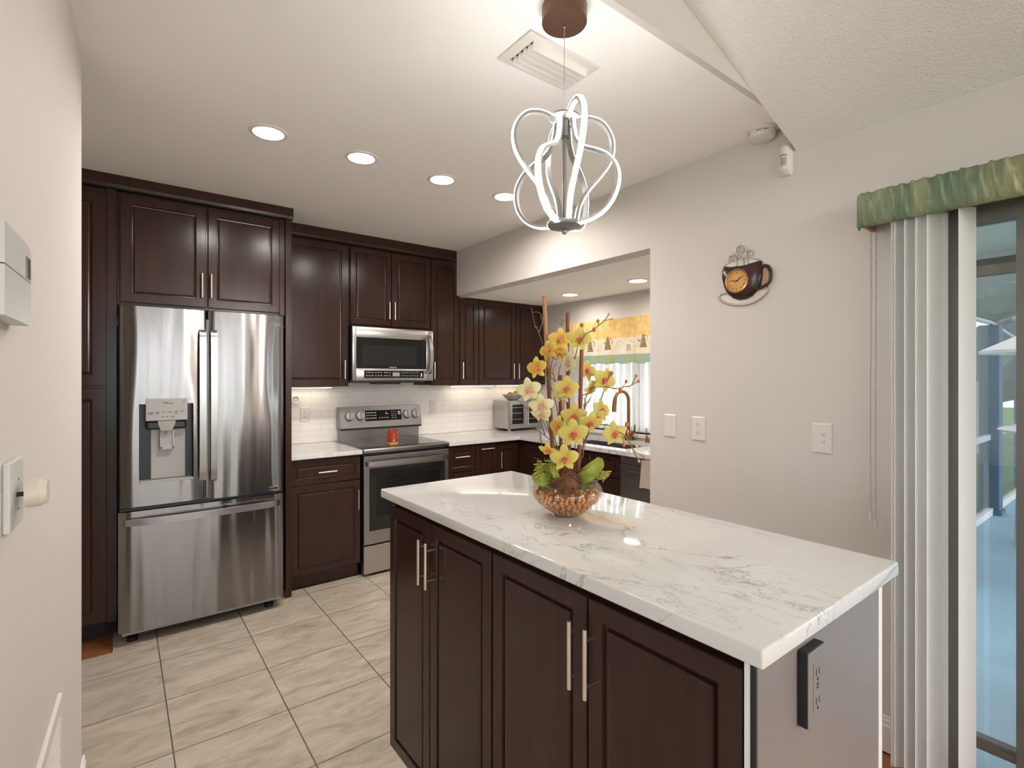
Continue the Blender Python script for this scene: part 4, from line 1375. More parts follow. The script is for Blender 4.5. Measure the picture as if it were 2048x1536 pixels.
# ------------------------------------------------------------------ coffee-cup clock
ck = thing('wall_clock', 'brown coffee-cup wall clock with curling metal steam on the right wall', 'clock', (2.369, 1.26, 1.93))
def cw(a, b, d=0.0):
    return Vector((2.369 - d, 1.26 - a, 1.93 + b))
M['cup'] = pm('dark_brown_enamel', (0.030, 0.006, 0.005), 0.3, noise=(8, .3), coat=0.12)
M['steam'] = pm('champagne_metal', (0.52, 0.47, 0.43), 0.35, metal=0.5, noise=(12, .1))
M['dial'] = pm('antique_gold_dial', (0.58, 0.30, 0.06), 0.45, noise=(25, .25))
M['copper'] = pm('copper_rim', (0.42, 0.20, 0.14), 0.35, metal=0.7, noise=(12, .1))
M['tanwall'] = pm('pale_enamel', (0.72, 0.67, 0.62), 0.4, noise=(20, .03))
cup = [(-.104, .071), (-.07, .063), (-.038, .060), (-.004, .059), (.034, .063), (.076, .067), (.083, .064), (.088, .026), (.087, -.010), (.079, -.047), (.063, -.071), (.039, -.093), (.013, -.103), (-.022, -.105), (-.051, -.095), (-.081, -.070), (-.100, -.034), (-.111, .009), (-.111, .047)]
cc = (-.012, -.015)
mb = MB()
rings = []
for s, d in ((1, .004), (1, .012), (.96, .018), (.85, .026), (.65, .031), (.4, .034), (.15, .035)):
    rings.append([cw(cc[0] + (a - cc[0]) * s, cc[1] + (b - cc[1]) * s if b < .055 else cc[1] + (b - cc[1]) * (s * .6 + .4), d if b < .055 else d * .7) for a, b in cup])
mb.loft(rings)
cb = mb.build('cup', M['cup'], ck, smooth=50)
rim = [(-.104, .071), (-.075, .085), (-.038, .091), (.001, .090), (.039, .084), (.076, .068)]
mb = MB()
mb.prism([cw(a, b, .004) for a, b in rim + [(.034, .063), (-.004, .059), (-.038, .060), (-.07, .063)]], (-.003, 0, 0))
mb.build('cup_inside', M['tanwall'], ck)
MB().tube(smooth_path([cw(a, b, .008) for a, b in rim], 4), .0032, 8).build('rim', M['steam'], ck, smooth=60)
hp = [(.080, .037), (.107, .037), (.122, .018), (.126, -.011), (.119, -.038), (.097, -.055), (.062, -.065)]
MB().tube(smooth_path([cw(a, b, .012) for a, b in hp], 5), .0075, 10).build('cup_handle', M['cup'], ck, smooth=60)
MB().prism([cw(a, b, .003) for a, b in [(.085, .03), (.105, .03), (.118, .014), (.121, -.011), (.113, -.035), (.095, -.05), (.078, -.05)]], (-.003, 0, 0)).build('handle_backing', pm('tan_enamel', (0.50, 0.27, 0.14), 0.4, noise=(20, .05)), ck)
so = [(-.094, -.063), (-.118, -.064), (-.129, -.074), (-.122, -.092), (-.100, -.108), (-.065, -.121), (-.022, -.128), (.026, -.126), (.071, -.111), (.100, -.088), (.110, -.072), (.104, -.063), (.088, -.064)]
MB().prism([cw(a, b, .001) for a, b in so], (-.003, 0, 0)).build('saucer', M['tanwall'], ck)
MB().tube(smooth_path([cw(a, b, .006) for a, b in so], 4), .0056, 8).build('saucer_rim', M['steam'], ck, smooth=60)
for st in ([(-.038, .060), (-.039, .091), (-.051, .113), (-.065, .117), (-.075, .108), (-.075, .091), (-.067, .087), (-.060, .095)],
           [(-.004, .058), (-.007, .085), (-.030, .109), (-.041, .134), (-.036, .150), (-.020, .155), (-.006, .145), (-.005, .130), (-.014, .122), (-.023, .132)],
           [(.016, .058), (.015, .088), (.008, .107), (.013, .121), (.026, .124), (.039, .114), (.037, .101), (.029, .099)]):
    p = smooth_path([cw(a, b, .010) for a, b in st], 6)
    MB().tube(p, [.0060 - .0032 * i / len(p) for i in range(len(p))], 8).build('steam', M['steam'], ck, smooth=60)
fc = (-.021, -.016)
mb = MB()
mb.lathe([(.058, -.020), (.058, -.041), (.055, -.043), (.050, -.041), (.050, -.035)], cw(*fc), 48, ax='x')
mb.build('bezel', M['copper'], ck, smooth=40)
mb = MB()
mb.lathe([(0, -.0375), (.0505, -.0375), (.0505, -.034), (0, -.034)], cw(*fc), 48, ax='x')
mb.build('dial', M['dial'], ck)
mb = MB()
for k, s in enumerate(['XII', 'I', 'II', 'III', 'IIII', 'V', 'VI', 'VII', 'VIII', 'IX', 'X', 'XI']):
    th_ = -k * pi / 6
    Mx = frame_M(cw(fc[0] + .039 * sin(-th_), fc[1] + .039 * cos(th_), .0378), YM, XN) @ Matrix.Rotation(th_, 4, 'Z')
    mb.text(s, .011, Mx, .0002)
mb.build('numerals', M['slot'], ck)
def hand(a1, b1, w):
    mb = MB()
    p, q = Vector((fc[0], fc[1])), Vector((a1, b1))
    d = (q - p).normalized()
    e = Vector((-d.y, d.x)) * w
    P = [p - d * .008 + e, p - d * .008 - e, p + (q - p) * .7 - e * 1.4, q, p + (q - p) * .7 + e * 1.4]
    mb.prism([cw(x.x, x.y, .0385) for x in P], (-.0006, 0, 0))
    return mb.build('clock_hand', M['slot'], ck)
hand(.006, .003, .0016)
hand(-.061, -.010, .0012)

# ------------------------------------------------------------------ sliding door dressing
gv = thing('door_valance', 'green ruched fabric valance over the sliding door', 'valance', (2.29, -0.3, 2.09))
random.seed(11)
ph = [(random.uniform(55, 330), random.uniform(0, 6.28), random.uniform(.3, 1)) for _ in range(14)]
def fold(y, s):
    return 2.5 - sum(a * abs(sin(f * y * .5 + p + s * .5 * sin(f * .13 + p))) ** .6 for f, p, a in ph) / 2.6
rings = []
ys = [0.765 - .004 * k for k in range(540)]
for i, y in enumerate(ys):
    e = min(1.0, (0.765 - y) / .03 + .25)
    prof = [(2.364, 2.152), (2.30, 2.155), (2.240, 2.153), (2.222, 2.138), (2.216, 2.11), (2.215, 2.085), (2.217, 2.055), (2.224, 2.034), (2.243, 2.024), (2.262, 2.026)]
    r = []
    for j, (x, z) in enumerate(prof):
        amp = .012 * (0.15 if j == 0 else .45 if j in (1, 9) else 1)
        f = fold(y, j)
        xx = 2.364 - (2.364 - x) * (e ** .5)
        r.append((xx - amp * f, y, 2.09 + (z - 2.09) * (.92 + .08 * e) + (.0035 * f if j in (2, 3, 7, 8) else 0)))
    rings.append(r)
mb = MB()
mb.loft(rings, closed=False, cap=False)
mb.bm.faces.ensure_lookup_table()
mb.build('ruched_fabric', M['green'], gv, smooth=80)
MB().box(2.235, 2.368, -1.35, 0.735, 2.12, 2.13).box(2.245, 2.257, -1.35, 0.735, 2.04, 2.12).box(2.25, 2.368, 0.728, 0.742, 2.030, 2.14).build('board', M['board'], gv)

vb = thing('vertical_blind', 'white vertical blind stacked at the left of the sliding door', 'blind', (2.28, 0.53, 0))
MB().box(2.268, 2.302, -1.2, 0.70, 2.036, 2.056, .002).build('headrail', M['board'], vb)
random.seed(5)
for k in range(10):
    y = (.640, .632, .623, .602, .585, .568, .551, .534, .517, .437)[k]
    al = radians((3, 7, 11, 50, 24, 56, 27, 54, 29, 20)[k])
    dx, dy = cos(al) * .044, -sin(al) * .044
    mb = MB()
    ra, rb = [], []
    for j in range(7):
        s = -1 + j / 3
        bow = .005 * (1 - s * s)
        px, py = 2.285 + dx * s + bow * sin(al), y + dy * s + bow * cos(al)
        ra.append((px, py))
    mb.loft([[(a, b, .022 + .004 * (k % 3)) for a, b in ra], [(a, b, 2.036) for a, b in ra]], closed=False, cap=False)
    mb.build('slat', M['blind'], vb, smooth=50)
ch = MB()
for yy, zz in ((.729, .935), (.712, .905)):
    n_ = int((2.026 - zz) / .0105)
    for i in range(n_):
        ch.ball((2.318, yy + .0015 * sin(i * .05), zz + i * .0105), .0027, sub=1)
    ch.tube([(2.318, yy, zz), (2.318, yy, 2.026)], .0007, 4)
ch.build('bead_chain', M['greyplas'], vb)
for yy, zz in ((.729, .935), (.712, .905)):
    MB().lathe([(0, zz), (.003, zz), (.006, zz - .022), (.0065, zz - .030), (0, zz - .030)], (2.318, yy, 0), 12).build('chain_weight', M['whiteg'], vb)

# ------------------------------------------------------------------ kitchen window dressing
kv = thing('window_valance', 'yellow and cream coffee-print valance with a sage hem over the kitchen window', 'curtain', (3.41, 2.85, 1.77))
def cx_(y, z):
    k = min(1, max(0, (1.95 - z) / .1))
    return 3.405 + k * (.010 * sin(y * 34) + .006 * sin(y * 61 + 1) + .004 * sin(y * 90 + z * 9)) + (.006 * sin(y * 140) if z > 1.90 else 0) + (.005 * sin(y * 75 + 2) if z < 1.66 else 0)
def sheet(name, z0, z1, m, nz=6, wob=0.0):
    mb = MB()
    rows = []
    for j in range(nz + 1):
        z = z0 + (z1 - z0) * j / nz
        rows.append([(cx_(y, z), y, z + (wob * sin(y * 34 + 1) if j == 0 else 0)) for y in [2.05 + .011 * i for i in range(139)]])
    mb.loft(rows, closed=False, cap=False)
    return mb.build(name, M[m], kv, smooth=80)
sheet('rod_pocket', 1.902, 1.968, 'yellow')
sheet('upper_band', 1.795, 1.902, 'yellow')
sheet('printed_band', 1.655, 1.795, 'creamcloth')
sheet('ruffled_hem', 1.577, 1.655, 'sage', 6, .006)
def on_cloth(poly, y0, z0, mb, off=.0022):
    pts = [(cx_(y0 - a, z0 + b) - off, y0 - a, z0 + b) for a, b in poly]
    mb.bm.faces.new([mb.bm.verts.new(p) for p in pts])
pot = [(-.028, -.055), (.020, -.055), (.028, -.045), (.022, -.02), (.016, .03), (.010, .045), (-.010, .045), (-.016, .03), (-.024, -.02), (-.034, -.045)]
for y0, z0 in ((3.052, 1.755), (3.259, 1.745), (2.672, 1.760)):
    mb = MB()
    # split the pot in strips so that it follows the folds
    for q in range(6):
        za, zb = -.055 + q * .0167, -.055 + (q + 1) * .0167
        wa, wb = .032 - .003 * q, .032 - .003 * (q + 1)
        for r_ in range(-3, 3):
            on_cloth([(wa * r_ / 3, za), (wa * (r_ + 1) / 3, za), (wb * (r_ + 1) / 3, zb), (wb * r_ / 3, zb)], y0, z0, mb)
    on_cloth([(-.006, .045), (.006, .045), (.003, .062), (-.003, .062)], y0, z0, mb)
    for q in range(4):
        a0, a1 = q * pi / 5 - .6, (q + 1) * pi / 5 - .6
        on_cloth([(.026 + .018 * cos(a0), .01 + .035 * sin(a0)), (.026 + .018 * cos(a1), .01 + .035 * sin(a1)), (.026 + .013 * cos(a1), .01 + .028 * sin(a1)), (.026 + .013 * cos(a0), .01 + .028 * sin(a0))], y0, z0, mb)
    on_cloth([(-.03, -.01), (-.048, .005), (-.045, .012), (-.026, .002)], y0, z0, mb)
    pb = mb.build('coffee_pot_print', M['printbrown'], kv)
    mb = MB()
    for a, b in ((-.012, -.04), (.012, -.042), (0, -.022), (-.014, -.008), (.012, -.006), (.0, .012), (-.009, .03), (.009, .03)):
        on_cloth([(a + .0036 * cos(w * pi / 4), b + .0036 * sin(w * pi / 4)) for w in range(8)], y0, z0, mb, .0034)
    mb.build('dots', M['printcream'], pb)
mb = MB()
Mx = frame_M((3.385, 2.735, 1.714), YM, XN)
mb.text('LATTE', .026, Mx, 0.0)
for v in mb.bm.verts:
    v.co.x = cx_(v.co.y, v.co.z) - .0028
mb.build('lettering', M['printgrey'], kv)
mb = MB()
for q in range(5):
    on_cloth([(-.022, -.03 + q * .012), (.016, -.03 + q * .012), (.016, -.022 + q * .012), (-.022, -.022 + q * .012)], 2.825, 1.712, mb)
    on_cloth([(-.02, -.03 + q * .012), (.02, -.03 + q * .012), (.02, -.024 + q * .012), (-.02, -.024 + q * .012)], 3.150, 1.722, mb)
for y0, z0 in ((2.94, 1.755), (2.93, 1.735), (2.915, 1.765), (2.95, 1.715), (2.80, 1.765), (2.775, 1.758), (2.82, 1.772), (2.62, 1.73), (3.20, 1.70)):
    on_cloth([(.006 * cos(w * pi / 4), .0045 * sin(w * pi / 4)) for w in range(8)], y0, z0, mb)
mb.build('bean_print', M['printgrey'], kv)
MB().cyl((3.418, 2.04, 1.925), (3.418, 3.59, 1.925), .007, 10).build('rod', M['trim'], kv)
kb_ = thing('vertical_blind', 'white vertical blind hanging in the kitchen window behind the faucet', 'blind', (3.49, 2.85, 1.9))
MB().box(3.47, 3.51, 2.155, 3.515, 1.92, 1.955, .002).build('headrail', M['trim'], kb_)
for k in range(17):
    y = 2.20 + k * .0775
    al = radians(68 + 9 * sin(k * 1.7))
    mb = MB()
    pts = []
    for j in range(7):
        s = -1 + j / 3
        bow = .005 * (1 - s * s)
        pts.append((3.485 + .043 * cos(al) * s * .8 - bow, y + .043 * sin(al) * s))
    mb.loft([[(a, b, 1.0) for a, b in pts], [(a, b, 1.92) for a, b in pts]], closed=False, cap=False)
    mb.build('slat', M['blind'], kb_, smooth=50)

# ------------------------------------------------------------------ countertop oven with a bowl on top
ov = thing('countertop_oven', 'silver double-door countertop oven in the corner of the counter', 'oven', (3.2, 4.08, 0.93))
MB().box(3.000, 3.405, 3.972, 4.225, 0.953, 1.232, .006).build('body', M['steel2'], ov)
for x in (3.025, 3.38):
    for y in (3.99, 4.20):
        MB().box(x - .012, x + .012, y - .012, y + .012, 0.930, 0.955).build('foot', M['greyplas'], ov)
for x0, x1, hx in ((3.012, 3.202, 3.188), (3.206, 3.396, 3.220)):
    mb = MB()
    mb.box(x0, x1, 3.955, 3.973, .968, 1.000).box(x0, x1, 3.955, 3.973, 1.192, 1.222).box(x0, x0 + .026, 3.955, 3.973, 1.0, 1.192).box(x1 - .026, x1, 3.955, 3.973, 1.0, 1.192)
    d = mb.build('door', M['steel2'], ov)
    MB().box(x0 + .026, x1 - .026, 3.964, 3.970, 1.0, 1.192).build('window', M['blackglass'], d)
    mb = MB()
    for z in (1.045, 1.105, 1.16):
        mb.box(x0 + .03, x1 - .03, 3.962, 3.9645, z, z + .005)
    mb.build('rack', M['steel2'], d)
    pull(d, (hx, 3.955, 1.095), ZP, YN, .22, .006, .024)
o = MB().lathe([(.03, 1.2325), (.045, 1.2325), (.075, 1.252), (.108, 1.288), (.106, 1.290), (.072, 1.258), (.04, 1.239), (0, 1.239)], (3.125, 4.06, 0), 32).build('serving_bowl', M['greyplas'], smooth=50)
tag(o, 'shallow grey bowl standing on top of the countertop oven', 'bowl')
M['orange'] = pm('pale_orange_fruit', (0.80, 0.46, 0.20), 0.5, noise=(30, .15), bump=(120, .2))
o = MB().ball((3.145, 4.04, 1.289), .036, 1, 1, .92, sub=3).build('fruit', M['orange'], smooth=80)
tag(o, 'pale orange fruit in the grey bowl, half hidden by a flower', 'fruit')
o = MB().ball((3.105, 4.085, 1.285), .032, 1, 1, .95, sub=3).build('fruit', M['orange'], smooth=80)
tag(o, 'second pale orange fruit, toward the back of the grey bowl', 'fruit')

# ------------------------------------------------------------------ glass bowl, pebbles and the orchid arrangement on the island
BX, BY, BZ = 1.050, 1.104, 1.045
GB = [(0, .0), (.036, .0), (.044, .004), (.072, .024), (.095, .046), (.105, .062), (.107, .072), (.103, .085), (.095, .095), (.0905, .100),
      (.0885, .100), (.092, .094), (.100, .083), (.1035, .071), (.101, .060), (.091, .046), (.068, .026), (.040, .008), (.0, .007)]
M['bowlglass'] = glass_mat('clear_bowl_glass', (0.985, 0.97, 0.94), 0.05)
o = MB().lathe([(r, BZ + z) for r, z in GB], (BX, BY, 0), 64).build('glass_bowl', M['bowlglass'], smooth=60)
tag(o, 'round clear glass bowl holding pebbles and the orchid stems on the island', 'bowl')
random.seed(3)
M['pebble'] = pm('orange_brown_pebble', (0.62, 0.28, 0.09), 0.45, noise=(45, .5))
mb = MB()
def rin(z):      # inner radius of the bowl at height z
    P = [(.008, .040), (.026, .068), (.046, .091), (.060, .101), (.071, .1035), (.083, .100), (.094, .092)]
    for (z0, r0), (z1, r1) in zip(P, P[1:]):
        if z <= z1:
            return r0 + (r1 - r0) * max(0, (z - z0) / (z1 - z0))
    return .09
placed = 0
for lay in range(6):
    z = .016 + lay * .0098
    R_ = rin(z) - .0095
    for ring, cnt in ((1.0, int(2 * pi * R_ / .0155)), (.80, int(1.6 * pi * R_ / .016)), (.5, 8 if lay > 3 else 0), (.2, 3 if lay > 3 else 0)):
        for k in range(cnt):
            a = 2 * pi * (k + .5 * (lay % 2) + random.uniform(-.2, .2)) / cnt
            q = Matrix.Rotation(random.uniform(0, 6), 3, 'X') @ Matrix.Rotation(random.uniform(0, 6), 3, 'Z')
            mb.ball((BX + R_ * ring * cos(a), BY + R_ * ring * sin(a), BZ + z + random.uniform(-.002, .002)), .0078, random.uniform(.8, 1.15), random.uniform(.7, 1), random.uniform(.7, 1.1), q, 1, .08)
o = mb.build('pebbles', M['pebble'], smooth=80)
tag(o, 'orange-brown pebbles filling the glass bowl', 'pebbles')
o['kind'] = 'stuff'

oa = thing('orchid_arrangement', 'arrangement of yellow-green orchids, twigs and bamboo sticks standing in the glass bowl', 'plant', (BX, BY, BZ + .07))
M['bamboo'] = pm('red_brown_bamboo', (0.20, 0.045, 0.014), 0.4, noise=(25, .35))
M['bamboo2'] = pm('tan_bamboo', (0.42, 0.185, 0.085), 0.45, noise=(25, .25))
M['twig'] = pm('grey_brown_twig', (0.20, 0.135, 0.10), 0.7, noise=(40, .35))
M['twigr'] = pm('red_brown_twig', (0.12, 0.040, 0.020), 0.7, noise=(40, .35))
M['stem'] = pm('green_brown_stem', (0.20, 0.17, 0.045), 0.6, noise=(30, .3))
M['leaf'] = cloth_mat('orchid_leaf', (0.22, 0.26, 0.035), 0.12, (0.34, 0.36, 0.08), 14, (1, 1, 3))
M['fern'] = pm('fern_sprig', (0.34, 0.34, 0.05), 0.6, noise=(40, .3))
M['rootball'] = pm('brown_fibre', (0.17, 0.060, 0.028), 0.8, noise=(60, .5))
M['moss'] = pm('green_moss', (0.12, 0.18, 0.035), 0.9, noise=(60, .5))
M['bud'] = pm('orange_red_bud', (0.52, 0.13, 0.035), 0.5, noise=(50, .35))
M['budpale'] = pm('pale_pink_bud', (0.62, 0.36, 0.26), 0.5, noise=(50, .2))
M['lip'] = pm('pink_red_lip', (0.62, 0.10, 0.085), 0.5, noise=(70, .35))
M['lippale'] = pm('pale_pink_lip', (0.72, 0.36, 0.30), 0.5, noise=(70, .25))
M['lipor'] = pm('orange_pink_lip', (0.74, 0.27, 0.09), 0.5, noise=(70, .3))
def petal_mat(name, c0, c1, c2):
    m, nt, b = newmat(name)
    L = nt.links.new
    at = N(nt, 'ShaderNodeAttribute', attribute_name='along')
    rp = N(nt, 'ShaderNodeValToRGB')
    e = rp.color_ramp.elements
    e[0].position, e[0].color = 0.12, (*c0, 1)
    e[1].position, e[1].color = 0.95, (*c2, 1)
    k = e.new(0.45)
    k.color = (*c1, 1)
    L(at.outputs['Fac'], rp.inputs[0])
    t = N(nt, 'ShaderNodeBsdfTranslucent')
    mx = N(nt, 'ShaderNodeMixShader')
    mx.inputs[0].default_value = 0.3
    b.inputs['Roughness'].default_value = 0.6
    L(rp.outputs[0], b.inputs['Base Color'])
    L(rp.outputs[0], t.inputs[0])
    L(b.outputs[0], mx.inputs[1])
    L(t.outputs[0], mx.inputs[2])
    L(mx.outputs[0], nt.nodes['Material Output'].inputs[0])
    return m
PM = [petal_mat('yellow_petal', (0.78, 0.34, 0.14), (0.74, 0.50, 0.07), (0.80, 0.62, 0.16)),
      petal_mat('yellow_green_petal', (0.72, 0.40, 0.14), (0.62, 0.51, 0.09), (0.69, 0.60, 0.21)),
      petal_mat('pale_petal', (0.80, 0.50, 0.38), (0.74, 0.67, 0.32), (0.80, 0.77, 0.52))]
def flower_proto(c):
    me = bpy.data.meshes.new('flower')
    vs, fs, al = [], [], []
    def petal(ang, L, w, cup, pw, lift):
        base = len(vs)
        ns, nt_ = 9, 7
        d = Vector((cos(ang), sin(ang), 0))
        e = Vector((-d.y, d.x, 0))
        for i in range(ns):
            s = i / (ns - 1)
            hw = w * (sin(pi * min(1, s * .93 + .045) ** pw)) ** .55
            for j in range(nt_):
                t = -1 + 2 * j / (nt_ - 1)
                p = d * (L * s - .02 * abs(t) * s) + e * hw * t
                p.z = lift * s + cup * (s - s * s * 1.5) - .22 * cup * t * t + .012 * sin(7 * t + ang * 3) * s
                vs.append(p)
                al.append(min(1, s * .92 + .08 * abs(t)))
        for i in range(ns - 1):
            for j in range(nt_ - 1):
                a = base + i * nt_ + j
                fs.append((a, a + 1, a + nt_ + 1, a + nt_))
    petal(radians(90), .52, .175, .10, .85, -.03)
    petal(radians(-54), .49, .140, .08, .9, -.02)
    petal(radians(-126), .49, .140, .08, .9, -.02)
    petal(radians(14), .53, .235, .12, .95, .03)
    petal(radians(166), .53, .235, .12, .95, .03)
    me.from_pydata(vs, [], fs)
    a = me.attributes.new('along', 'FLOAT', 'POINT')
    a.data.foreach_set('value', al)
    me.shade_smooth()
    me.materials.append(PM[c])
    lm = MB()
    lm.ball((0, -.02, .06), .055, 1, 1.1, 1.2, sub=2)
    lm.ball((.07, -.02, .07), .055, .55, 1.2, 1, Matrix.Rotation(-.5, 3, 'Z'), 2)
    lm.ball((-.07, -.02, .07), .055, .55, 1.2, 1, Matrix.Rotation(.5, 3, 'Z'), 2)
    lm.ball((0, -.12, .085), .062, .75, 1.35, .55, Matrix.Rotation(.5, 3, 'X'), 2)
    lm.ball((0, .05, .075), .04, .7, .9, 1.3, sub=2)
    o = bpy.data.objects.new('flower', me)
    l = lm.build('lip', M[('lipor', 'lip', 'lippale')[c]], smooth=80)
    COL.objects.link(o)
    l.parent = o
    return o
FLOWERS = [(1.026, 1.104, 1.564, 0.0645, 0, 0, 0, 0), (1.07, 1.07, 1.565, 0.0675, 10, -5, 8, 1), (0.996, 1.127, 1.533, 0.0587, -45, 10, -20, 0), (0.963, 1.139, 1.48, 0.0612, -35, 0, -10, 0), (1.057, 1.118, 1.511, 0.0598, -60, 0, 5, 2), (1.024, 1.068, 1.493, 0.0632, -65, -10, 10, 2), (1.102, 1.07, 1.473, 0.0624, 30, 10, 20, 1), (0.933, 1.137, 1.416, 0.0661, -15, -5, -12, 2), (1.012, 1.064, 1.421, 0.0657, 0, -5, 5, 1), (1.113, 1.011, 1.445, 0.0666, 20, 0, 25, 1), (1.097, 1.049, 1.42, 0.0557, 50, -30, 40, 1), (0.955, 1.107, 1.371, 0.0657, -10, -25, -8, 2), (0.967, 1.123, 1.344, 0.055, -25, -35, 0, 2), (1.022, 1.044, 1.343, 0.068, 0, -15, 0, 1), (1.051, 1.009, 1.324, 0.0648, 10, -30, 10, 1), (1.107, 1.016, 1.357, 0.0637, 40, 10, 15, 1), (0.993, 1.016, 1.296, 0.0772, 5, -8, -4, 1), (0.979, 1.064, 1.311, 0.0619, -50, 0, 0, 0), (1.121, 0.98, 1.291, 0.0657, 10, -5, -8, 1), (0.95, 1.073, 1.247, 0.0503, -30, -40, 10, 0), (0.966, 1.023, 1.23, 0.0712, 0, -8, -3, 1), (1.021, 1.095, 1.401, 0.0524, -25, -20, 0, 2), (1.05, 1.136, 1.528, 0.0542, -10, 20, 30, 0), (1.082, 1.01, 1.337, 0.0514, 30, -10, -20, 1)]
BUDS = [(1.061, 1.051, 1.604, 0.013), (1.098, 1.023, 1.616, 0.0101), (1.123, 1.004, 1.636, 0.0087), (1.131, 0.998, 1.623, 0.0087), (1.089, 1.03, 1.591, 0.013), (1.129, 0.999, 1.465, 0.013), (1.134, 0.97, 1.416, 0.013), (1.147, 0.96, 1.441, 0.0101), (1.169, 0.943, 1.457, 0.0087), (1.175, 0.939, 1.442, 0.0087), (1.149, 0.959, 1.318, 0.0145), (1.142, 0.964, 1.261, 0.013), (1.171, 0.942, 1.256, 0.0101), (1.192, 0.926, 1.225, 0.0072), (1.176, 0.938, 1.214, 0.0087), (0.995, 1.102, 1.467, 0.0116)]
SPRAYS = [[(1.062, 1.063, 1.547), (1.078, 1.051, 1.579), (1.093, 1.04, 1.589), (1.108, 1.028, 1.605), (1.12, 1.019, 1.618), (1.13, 1.011, 1.634)], [(1.108, 1.028, 1.605), (1.105, 1.03, 1.617)], [(1.12, 1.019, 1.618), (1.138, 1.005, 1.623)], [(1.086, 1.033, 1.423), (1.114, 1.011, 1.426), (1.14, 0.991, 1.42), (1.16, 0.975, 1.426), (1.174, 0.965, 1.429), (1.184, 0.957, 1.452)], [(1.153, 0.981, 1.422), (1.163, 0.974, 1.438)], [(1.177, 0.962, 1.431), (1.19, 0.952, 1.441)], [(1.12, 1.006, 1.445), (1.129, 0.999, 1.462)], [(1.088, 1.006, 1.317), (1.106, 0.992, 1.317), (1.12, 0.981, 1.302), (1.14, 0.966, 1.291), (1.154, 0.955, 1.268), (1.163, 0.948, 1.245), (1.172, 0.941, 1.224), (1.176, 0.938, 1.214)], [(1.151, 0.957, 1.267), (1.171, 0.942, 1.257)], [(1.14, 0.966, 1.285), (1.142, 0.964, 1.262)], [(1.165, 0.946, 1.241), (1.191, 0.927, 1.224)], [(1.042, 1.085, 1.182), (1.035, 1.09, 1.24), (1.03, 1.094, 1.299), (1.029, 1.095, 1.357), (1.035, 1.09, 1.416), (1.044, 1.083, 1.467), (1.056, 1.074, 1.511), (1.063, 1.069, 1.547)], [(1.03, 1.094, 1.175), (1.017, 1.104, 1.24), (1.003, 1.115, 1.299), (0.989, 1.126, 1.343), (0.977, 1.135, 1.379), (0.966, 1.144, 1.408), (0.954, 1.152, 1.423)], [(1.05, 1.079, 1.182), (1.065, 1.067, 1.24), (1.079, 1.056, 1.284), (1.097, 1.043, 1.313), (1.114, 1.03, 1.319)], [(1.054, 1.076, 1.182), (1.079, 1.056, 1.27), (1.1, 1.04, 1.343), (1.12, 1.025, 1.401), (1.128, 1.019, 1.442)], [(1.021, 1.101, 1.182), (1.007, 1.112, 1.27), (1.0, 1.117, 1.387), (0.996, 1.12, 1.46), (0.992, 1.123, 1.518)], [(1.012, 1.108, 1.182), (1.0, 1.117, 1.218), (0.993, 1.122, 1.24)], [(1.035, 1.09, 1.182), (1.033, 1.092, 1.204)], [(1.056, 1.074, 1.182), (1.056, 1.074, 1.24), (1.055, 1.075, 1.284)], [(0.996, 1.12, 1.445), (0.981, 1.132, 1.467), (0.969, 1.141, 1.479)], [(0.996, 1.12, 1.503), (1.01, 1.11, 1.54), (1.021, 1.101, 1.559)]]
